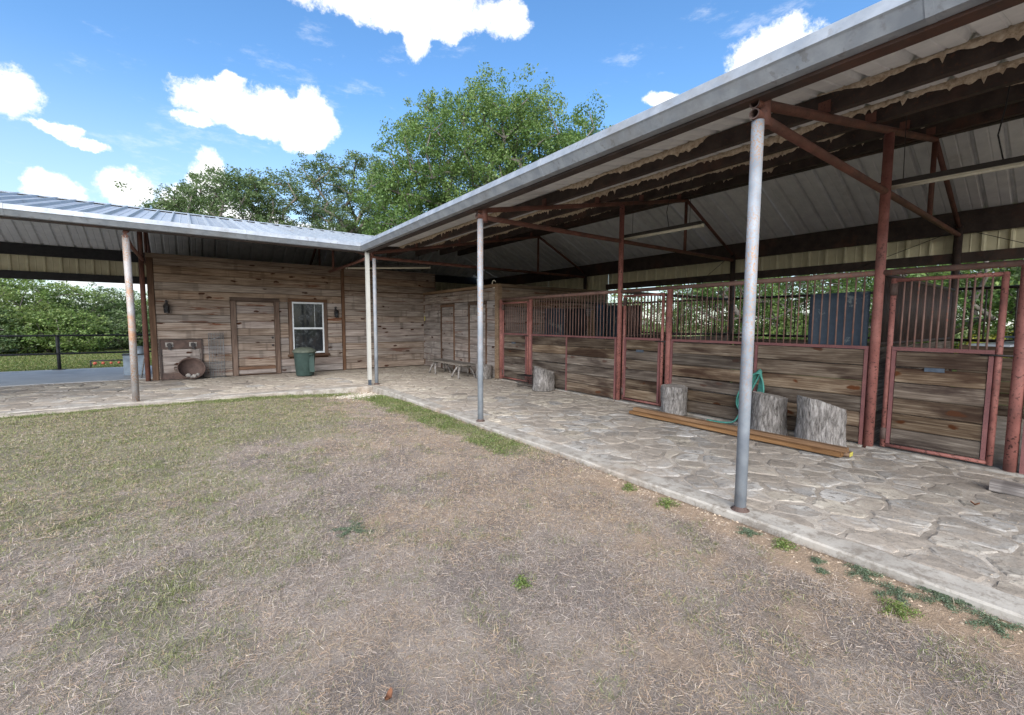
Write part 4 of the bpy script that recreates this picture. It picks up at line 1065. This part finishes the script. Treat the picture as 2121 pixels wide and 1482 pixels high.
def tree(name, base, label, lobes, trunk_r, nclump, per, leaf, clump, cols, cat='tree', group='trees behind the barn', bare_branch=True, fork=.45, seed=1, flat=.65, droop=.3, split=True):
    """lobes: (centre, radii) ellipsoids in world space; clumps of leaves spread through them, limbs reach every clump"""
    g_ = np.random.default_rng(seed); base = np.array(base, float)
    vol = np.array([np.prod(r)**.8 for _, r in lobes]); cl_ = []
    tries = 0
    while len(cl_) < nclump and tries < nclump*60:
        tries += 1; k = g_.choice(len(lobes), p=vol/vol.sum()); c, r = lobes[k]
        p = g_.normal(size=3); p /= np.linalg.norm(p); p = np.array(c) + p*np.array(r)*g_.uniform(.25, 1.)**.6
        if all(np.linalg.norm(p-q_) > clump*.82 for q_ in cl_): cl_.append(p)
    cl_ = np.array(cl_); cen = np.mean([c for c, _ in lobes], 0)
    # skeleton
    top = base + (cen-base)*np.array([.35, .35, 0]); top[2] = base[2] + (cl_[:, 2].min()-base[2])*.5 + fork*(cen[2]-cl_[:, 2].min())
    nodes = [base + np.array([0, 0, -.15]), base*.6+top*.4 + g_.normal(size=3)*.06, top]; parent = [-1, 0, 1]; wt = [0., 0., 0.]
    order = np.argsort(np.linalg.norm(cl_-top, axis=1)); tips = []
    for i in order:
        p = cl_[i]; best, bj = 1e9, 2
        for j in range(2, len(nodes)):
            dd = np.linalg.norm(nodes[j]-p) + .35*np.linalg.norm(nodes[j]-top)
            if dd < best: best, bj = dd, j
        L = np.linalg.norm(p-nodes[bj]); m_ = max(1, int(L/.7)); cur = bj; st = nodes[bj]
        for k in range(1, m_+1):
            q_ = st + (p-st)*k/m_ + (g_.normal(size=3)*L*.07 if k < m_ else 0); q_[2] += .05*L*math.sin(math.pi*k/m_)
            nodes.append(q_); parent.append(cur); wt.append(0.); cur = len(nodes)-1
        wt[cur] += 1.; tips.append(cur)
    W_ = np.array(wt)
    for i in range(len(nodes)-1, 0, -1): W_[parent[i]] += W_[i]
    rad = trunk_r*np.sqrt(np.maximum(W_, .4)/W_[0]); rad = np.maximum(rad, .012); rad[0] *= 1.25
    mb = MB()
    for i in range(1, len(nodes)): mb.tube([nodes[parent[i]], nodes[i]], [float(min(rad[parent[i]], rad[i]*1.5)), float(rad[i])], 6 if rad[i] < .06 else 10, False)
    t_ = thing(name, label, cat, group, tuple(base)); adopt(t_, mb.obj('trunk', M['treebark']))
    # leaves
    n = len(cl_)*per; ci = np.repeat(np.arange(len(cl_)), per)
    p = g_.normal(size=(n, 3)); p /= np.linalg.norm(p, axis=1)[:, None]; p *= (g_.random(n)**.5)[:, None]
    # sub-clumps for an uneven, twiggy outline
    sub = g_.normal(size=(len(cl_), 9, 3))*.48; k = g_.integers(0, 9, n)
    p = p*.42 + sub[ci, k]
    rs = clump*(.75 + .5*g_.random(len(cl_)))[ci][:, None]
    C_ = cl_[ci] + p*rs*np.array([1, 1, flat])
    S_ = leaf*(.6 + .8*g_.random(n))
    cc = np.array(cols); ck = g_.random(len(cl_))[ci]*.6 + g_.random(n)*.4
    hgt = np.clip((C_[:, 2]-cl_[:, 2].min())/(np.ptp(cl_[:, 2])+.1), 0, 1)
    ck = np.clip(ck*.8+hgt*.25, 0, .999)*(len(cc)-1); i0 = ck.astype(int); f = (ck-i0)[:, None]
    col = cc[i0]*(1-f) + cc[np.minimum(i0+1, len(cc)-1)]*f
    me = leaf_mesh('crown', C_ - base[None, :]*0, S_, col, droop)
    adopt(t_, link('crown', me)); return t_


OAK = [(.085, .13, .06), (.135, .195, .085), (.20, .26, .125)]
ELM = [(.07, .13, .04), (.115, .195, .058), (.175, .26, .08), (.23, .30, .11)]
BUSH = [(.075, .115, .045), (.13, .185, .075), (.20, .25, .12)]
LITE = [(.10, .165, .05), (.18, .255, .08), (.28, .34, .13)]

tree('elm_tree', (8.9, 8.6, -.16), 'tall bright green tree rising behind the roof corner',
     [((8.2, 8.6, 8.6), (4.3, 3.2, 2.9)), ((10.4, 7.0, 9.4), (3.6, 2.8, 2.6)), ((5.6, 9.8, 6.6), (2.6, 2.2, 2.2)), ((8.9, 8.2, 11.0), (2.6, 2.0, 1.9)), ((6.3, 9.4, 10.7), (1.2, 1.2, 1.5)), ((12.4, 5.6, 10.0), (1.6, 1.6, 1.5)), ((8.6, 8.4, 5.4), (4, 2.6, 1.8))],
     .34, 300, 470, .112, .82, ELM, seed=5, flat=.8, droop=.7)
tree('oak_tree', (-1.2, 14.4, -.16), 'dark spreading oak behind the left roof, leftmost of the oaks',
     [((-1.5, 14.1, 6.2), (2.6, 2., 1.5)), ((.0, 14, 7.5), (1.5, 1.4, .9)), ((-2.3, 14, 7.4), (1.2, 1.2, .8)), ((-3.6, 14, 6.1), (1.1, 1.0, .55)), ((-.9, 14, 5.0), (3.2, 2, 1.0))],
     .32, 155, 350, .10, .62, OAK, seed=8)
tree('oak_tree', (3.6, 15.2, -.16), 'dark gnarled oak between the leftmost oak and the tall green tree',
     [((3.6, 14.4, 7.0), (2.4, 1.9, 1.9)), ((2.5, 14.3, 8.9), (1.3, 1.2, .8)), ((4.9, 14, 9.2), (1.6, 1.4, 1.1)), ((3.4, 14.2, 5.2), (3.0, 2, 1.2)), ((6.2, 13.6, 7.2), (1.6, 1.5, 1.8))],
     .30, 185, 350, .10, .64, OAK, seed=12)
# thicket beyond the left fence
th = [(-13.6, 24, 4.1, 3.4), (-10.2, 22.5, 3.7, 2.8), (-7.9, 25.2, 3.3, 2.8), (-5.4, 28.5, 3.0, 2.9), (-2.4, 31, 3.1, 3.0), (-11.8, 19.6, 2.3, 1.7), (-9.0, 20.6, 1.9, 1.7), (-16.5, 21, 4.0, 3.2), (-6.6, 23.0, 1.7, 1.5)]
tl = ['largest pale green thicket tree at the left edge beyond the fence', 'rounded thicket tree beyond the fence post', 'mid height thicket tree sloping down beside the fence post', 'low bright green thicket tree behind the rusty post', 'far low thicket tree just left of the plank room', 'low bush in front of the thicket at the left edge', 'small bush before the thicket near the fence post', 'thicket tree half out of the picture at far left', 'smallest bush at the right foot of the thicket']
for k, (bx, by, h_, r_) in enumerate(th):
    pal = [BUSH, LITE, BUSH, LITE, BUSH, OAK, LITE, BUSH, OAK][k]
    tree('thicket_tree' if h_ > 2.5 else 'bush', (bx, by, -.16), tl[k], [((bx, by, h_*.62), (r_, r_*.8, h_*.40)), ((bx+.3*r_, by-.3, h_*.30), (r_*.95, r_*.8, h_*.30)), ((bx-.4*r_, by, h_*.45), (r_*.6, r_*.6, h_*.35))],
         .12, int(50+r_*24), 215, .118, .62, pal, 'tree' if h_ > 2.5 else 'bush', 'thicket beyond the fence', seed=40+k, droop=.2)
# trees behind the stalls
bh = [(13.2, -2.0, 6.2, 2.6, ELM, 'green leafy tree seen through the far stall bars', 'tree'),
      (15.5, -5.2, 6.5, 2.8, LITE, 'bright leafy tree seen through the middle stall bars', 'tree'),
      (12.6, -7.4, 5.0, 2.1, ELM, 'leafy tree seen behind the hung mat of the middle stall', 'tree'),
      (16.2, -8.9, 7.0, 2.9, OAK, 'dark limbed tree seen through the nearest gate bars', 'tree'),
      (13.4, -10.6, 6.0, 2.4, OAK, 'dark leafy tree at the right edge behind the nearest stall', 'tree'),
      (20., -3.4, 7., 3.4, BUSH, 'farther green tree behind the middle stall', 'tree'),
      (21., -9.6, 6.6, 3.2, LITE, 'farther pale tree behind the nearest stall', 'tree'),
      (18., 1.0, 7., 3.2, LITE, 'farther bright tree behind the far stall', 'tree'),
      (12.2, -9.6, 1.5, 1.1, [(.16, .18, .02), (.32, .32, .05), (.4, .38, .08)], 'yellow green bush low behind the nearest stall', 'bush'),
      (13.2, -4.2, 1.7, 1.4, LITE, 'low green bush behind the middle stall', 'bush'),
      (14.6, 3.6, 3.2, 2.0, LITE, 'bright bush behind the rear corner of the far stall', 'bush'),
      (17.2, .9, 3.4, 2.2, ELM, 'rounded bush seen through the middle stall gate', 'bush'),
      (16.6, -1.9, 3.0, 2.0, LITE, 'pale bush seen left of the middle stall rear post', 'bush'),
      (19.0, -6.8, 3.2, 2.2, LITE, 'pale bush far behind the hung rubber mat', 'bush'),
      (20.5, -12.0, 3.0, 2.2, BUSH, 'dull bush far behind the right edge of the stalls', 'bush')]
for k, (bx, by, h_, r_, pal, lab, ct) in enumerate(bh):
    tree('stall_side_tree' if ct == 'tree' else 'bush', (bx, by, -.16), lab, [((bx, by, h_*.66), (r_, r_, h_*.34)), ((bx-.3, by+.5, h_*.36), (r_*.9, r_*1.0, h_*.22)), ((bx, by-.5, h_*.5), (r_*1.1, r_*1.1, h_*.25))] if ct == 'tree' else [((bx, by, h_*.5), (r_, r_*1.2, h_*.5))],
         .14 if ct == 'tree' else .04, int(40+r_*13) if ct == 'tree' else int(14+r_*16), 210, .10, .6, pal, ct, 'trees behind the stalls', seed=70+k, droop=.3)


# ------------------------------------------------------------------ grass blades
def blades(n, xr, yr, keep, length, width_per_m, dist_ref=0):
    x_ = rng.uniform(xr[0], xr[1], n); y_ = rng.uniform(yr[0], yr[1], n)
    ok = (x_ < KX - .01) & (y_ < kerb_y(x_) - .01); x_, y_ = x_[ok], y_[ok]
    k = keep(x_, y_); s_ = rng.random(len(x_)) < k; return x_[s_], y_[s_]


def in_view(x_, y_, pad=.6):
    dx, dy = x_-CAM[0], y_-CAM[1]; f = dx*fw.x + dy*fw.y; s_ = dx*rt.x + dy*rt.y
    return (np.abs(s_) < f*1.35 + pad + 1.2) & (f > -.4)


def keepfn(x_, y_):
    d = np.hypot(x_-CAM[0], y_-CAM[1]); return in_view(x_, y_)*np.clip(3.2/d, .18, 1.)**1.2


NB = 2050000
bx_a, by_a = blades(NB, (-8.4, KX), (-10.4, -.1), keepfn, 0, 0)
gr_, rb_, ba_ = lawn_masks(bx_a, by_a)
tuft = sst(fbm(bx_a, by_a, 9., 61, 2), .35, .62)
s_ = rng.random(len(bx_a)) < (1 - .93*ba_)*(.5 + .5*tuft); bx_a, by_a, gr_, rb_, ba_, tuft = bx_a[s_], by_a[s_], gr_[s_], rb_[s_], ba_[s_], tuft[s_]
n = len(bx_a); dist = np.hypot(bx_a-CAM[0], by_a-CAM[1])
isg = rng.random(n) < np.clip(gr_*.50 + rb_*.85 + .02 + .28*(fbm(bx_a, by_a, 5., 93, 2) > .70), 0, 1)
L_ = np.where(isg, rng.uniform(.012, .034, n), rng.uniform(.012, .058, n)*(.4+.6*rng.random(n)))
az_ = rng.uniform(0, 2*np.pi, n); upr = rng.random(n) < .12
tilt = np.where(isg | upr, rng.uniform(.3, 1.2, n), rng.uniform(1.25, 1.62, n))
wd = (.00065 + .00030*dist)*rng.uniform(.6, 1.5, n)*np.where(isg, 1.5, 1.)
z_ = ground_z(bx_a, by_a) + rng.uniform(.0, .016, n)*(~isg)*(.3+.7*tuft) + .002
dirh = np.stack((np.cos(az_), np.sin(az_), 0*az_), 1); side = np.stack((-np.sin(az_), np.cos(az_), 0*az_), 1)
p0 = np.stack((bx_a, by_a, z_), 1); zup = np.array([0, 0, 1.])
p1 = p0 + dirh*(L_*.55*np.sin(tilt))[:, None] + zup*(L_*.55*np.cos(tilt))[:, None]
t2 = np.clip(tilt + np.where(isg, .35, rng.uniform(-.1, .25, n)), 0, 1.65)
p2 = p1 + dirh*(L_*.45*np.sin(t2))[:, None] + zup*(L_*.45*np.cos(t2))[:, None] + side*(L_*rng.uniform(-.09, .09, n))[:, None]
p2[:, 2] = np.maximum(p2[:, 2], z_-.004)
flatn = side*.8 + zup*rng.uniform(-.6, .6, n)[:, None]; wv3 = flatn*wd[:, None]*.5
V = np.stack((p0-wv3, p0+wv3, p2+wv3*.55, p2-wv3*.55), 1).reshape(-1, 3)
lp = np.arange(n*4)
dry = np.array([(.37, .315, .275), (.46, .36, .26), (.60, .53, .45), (.17, .14, .12), (.41, .365, .34), (.40, .29, .19)])
patch = fbm(bx_a, by_a, 1.1, 44); warm = np.clip(sst(patch, .38, .62) + .35*sst(bx_a, -2.2, -5) + .3*sst(by_a, -6, -3), 0, 1)
wts = np.stack((np.ones(n)*.8, .15+1.0*warm, np.ones(n)*.26, .46-.2*warm, .9-.75*warm, .15+.5*warm), 1)
cum = np.cumsum(wts/wts.sum(1)[:, None], 1); ci = (rng.random(n)[:, None] > cum).sum(1).clip(0, 5); colb = dry[ci]*np.array([1.14, 1.10, 1.09])
grn = np.array([(.15, .18, .065), (.22, .24, .10), (.31, .31, .15)]); colb[isg] = grn[rng.integers(0, 3, isg.sum())]
me = np_mesh('grass', V, np.full(n, 4), lp, M['blade'], np.repeat(colb, 4, 0))
tag(link('grass', me), 'dry grey and tan grass with green patches in the courtyard', 'grass', kind='stuff')

# lush low weeds along the kerbs
m_ = 60000; xx = np.concatenate((rng.uniform(-.95, KX, m_), rng.uniform(-8, -.2, m_))); yy = np.concatenate((rng.uniform(-6.8, -.8, m_), rng.uniform(-1.4, -.1, m_)))
ok = (yy < kerb_y(xx)-.01) & (xx < KX-.01); xx, yy = xx[ok], yy[ok]
_, rb2, _ = lawn_masks(xx, yy); s_ = rng.random(len(xx)) < rb2*(.06+.6*sst(fbm(xx, yy, 5, 15, 3), .38, .62)); xx, yy = xx[s_], yy[s_]
hh = rng.uniform(.002, .036, len(xx))*(.4+.9*fbm(xx, yy, 5, 8, 2))
C_ = np.stack((xx, yy, ground_z(xx, yy)+hh), 1)
gcol = np.array([(.13, .18, .06), (.19, .25, .085), (.27, .32, .13)])[rng.integers(0, 3, len(xx))]
tag(link('kerb_weeds', leaf_mesh('kerb_weeds', C_, rng.uniform(.010, .022, len(xx)), gcol, 0., 1.2, .6)), 'lush low green weeds in a ribbon along the kerbs', 'weeds', kind='stuff')

# far mown grass beyond the pad
nf = 45000; xx = rng.uniform(-15, -3.5, nf); yy = 7.98 + 14*rng.random(nf)**1.6
C_ = np.stack((xx, yy, ground_z(xx, yy)+rng.uniform(.0, .07, nf)), 1)
fcol = np.array([(.10, .15, .04), (.16, .20, .06), (.26, .25, .11)])[rng.integers(0, 3, nf)]
tag(link('far_grass', leaf_mesh('far_grass', C_, rng.uniform(.05, .12, nf), fcol, -.8, .3, .22)), 'green mown grass behind the pipe fence', 'grass', kind='stuff')

# separate weed clumps on the bare soil
def weed(x_, y_, r_, kind, label, seed):
    g_ = np.random.default_rng(seed); n_ = int((2400 if kind == 'mat' else 1300)*r_/.2); arms = 9
    a = g_.integers(0, arms, n_); u = g_.random(n_)**.7; ang = a*2*np.pi/arms + .5*np.sin(a*3.) + (g_.random(n_)-.5)*.5*u; rr = r_*u*(.5+.5*((a*7) % 5)/4.)
    hmax = .025 if kind == 'mat' else .07
    px_ = x_+rr*np.cos(ang)+g_.normal(size=n_)*.008; py_ = y_+rr*np.sin(ang)*.8+g_.normal(size=n_)*.008
    px_ = np.minimum(px_, KX-.012) if x_ < KX else px_
    zz = np.where(px_ > KX, 0, ground_z(px_, py_)) + .004 + g_.random(n_)*hmax*(1-.6*u)
    pal = {'mat': [(.13, .18, .12), (.18, .24, .155), (.24, .29, .20)], 'leafy': [(.12, .18, .05), (.19, .26, .075), (.28, .34, .12)]}[kind]
    col = np.array(pal)[g_.integers(0, 3, n_)]
    me_ = leaf_mesh('weed_clump', np.stack((px_, py_, zz), 1), g_.uniform(.005, .012, n_)*(1.4 if kind == 'leafy' else 1), col, 0., .9, .42)
    tag(link('weed_clump', me_), label, 'weed', 'weed clumps on the bare soil')
weed(-.245, -8.70, .10, 'mat', 'small feathery weed at the foot of the near post', 1)
weed(-.262, -8.93, .10, 'leafy', 'bright leafy weed on bare soil just right of the near post', 2)
weed(-.275, -9.12, .055, 'mat', 'tiny feathery weed between the leafy weed and the long mat', 3)
weed(-.21, -9.33, .13, 'mat', 'feathery blue green weed strung along the kerb', 4)
weed(-.30, -9.50, .16, 'mat', 'wide feathery blue green weed mat on the soil', 5)
weed(-.165, -9.66, .15, 'mat', 'feathery weed spilling against the kerb at the right', 6)
weed(-.225, -9.84, .16, 'mat', 'feathery weed mat in the lower right corner', 7)
weed(-.38, -9.18, .04, 'mat', 'tiny isolated feathery weed furthest from the kerb', 8)
weed(-.30, -8.09, .12, 'leafy', 'sprawling leafy weed on pebbly soil left of the near post', 9)
weed(-.28, -7.7, .08, 'leafy', 'little leafy weed on the soil nearest the green ribbon', 10)
weed(-.50, -9.55, .12, 'leafy', 'yellow green leafy weed below the wide feathery mat', 11)
weed(-1.89, -8.26, .07, 'leafy', 'lone dark green weed in the dry grass', 12)
weed(-2.45, -7.05, .18, 'mat', 'blue green weed patch in the middle of the dry lawn', 13)

# ------------------------------------------------------------------ pebbles, gravel, leaves, litter
def pebbles(name, pts, smin, smax, mat, label):
    vs, lp = [], []; prof = np.array([(1, 0, 0), (.5, .87, 0), (-.5, .87, 0), (-1, 0, 0), (-.5, -.87, 0), (.5, -.87, 0), (0, 0, .62)])
    V = []; F = []
    for i, (x_, y_, z_) in enumerate(pts):
        s_ = rnd.uniform(smin, smax); a = rnd.uniform(0, 6.28); c_, d_ = math.cos(a), math.sin(a)
        q_ = prof*np.array([s_, s_*rnd.uniform(.5, .9), s_]) + rng.normal(size=(7, 3))*s_*.14
        V.append(np.stack((q_[:, 0]*c_-q_[:, 1]*d_+x_, q_[:, 0]*d_+q_[:, 1]*c_+y_, q_[:, 2]+z_), 1))
        F.append(np.array([(k, (k+1) % 6, 6) for k in range(6)]).ravel() + i*7)
    me_ = np_mesh(name, np.concatenate(V), np.full(len(pts)*6, 3), np.concatenate(F), mat)
    return tag(link(name, me_), label, 'gravel', kind='stuff')
M['gravel'] = plain('pale_gravel', (.55, .50, .43), .9, .35, 20)
M['tanstone'] = plain('tan_pebble', (.45, .36, .27), .9, .4, 25)
gp = []
for _ in range(620):
    a = rnd.gauss(-.45, .30); b = rnd.gauss(-.98, .22)
    if a < KX-.03 and b < float(kerb_y(a))-.03: gp.append((a, b, float(ground_z(np.array([a]), np.array([b]))[0])))
pebbles('corner_gravel', gp, .010, .032, M['gravel'], 'pale gravel by the downspout corner')
gp = []
for _ in range(900):
    a = KX-.02-abs(rnd.gauss(0, .14)); b = rnd.uniform(-10, -5.2); gp.append((a, b, float(ground_z(np.array([a]), np.array([b]))[0])))
pebbles('kerb_pebbles', gp, .003, .011, M['tanstone'], 'tan pebbles scattered on the soil beside the kerb')
gp = []
for _ in range(2600):
    a = rnd.uniform(.2, 2.9); b = rnd.uniform(-10, -1); gp.append((a, b, -.004))
pebbles('paving_grit', gp, .002, .006, M['tanstone'], 'fine grit scattered over the flagstones')
# dry leaves, one by one
M['dryleaf'] = plain('brown_dry_leaf', (.17, .075, .04), .8, .4, 30)
for k, (x_, y_, lab) in enumerate(((-2.747, -8.55, 'curled red brown leaf on the dry grass at the bottom'), (1.55, -9.55, 'brown dead leaf on the paving at the right edge'))):
    z0 = .004 if x_ > 0 else float(ground_z(np.array([x_]), np.array([y_]))[0])+.012
    vs = []
    for i in range(5):
        for j in range(3):
            u = (i/4-.5)*.05; wv4 = (j-1)*.013*math.sin(math.pi*(i+.35)/4.7); vs.append((u, wv4, .012*(j-1)**2+.010*math.cos(i*1.6)+.012))
    fs = [(i*3+j, i*3+j+1, (i+1)*3+j+1, (i+1)*3+j) for i in range(4) for j in range(2)]
    tag(MB().add(vs, fs, True).obj('dead_leaf', M['dryleaf'], None, Matrix.Translation((x_, y_, z0)) @ Matrix.Rotation(.7+k, 4, 'Z')), lab, 'leaf', 'dead leaves')
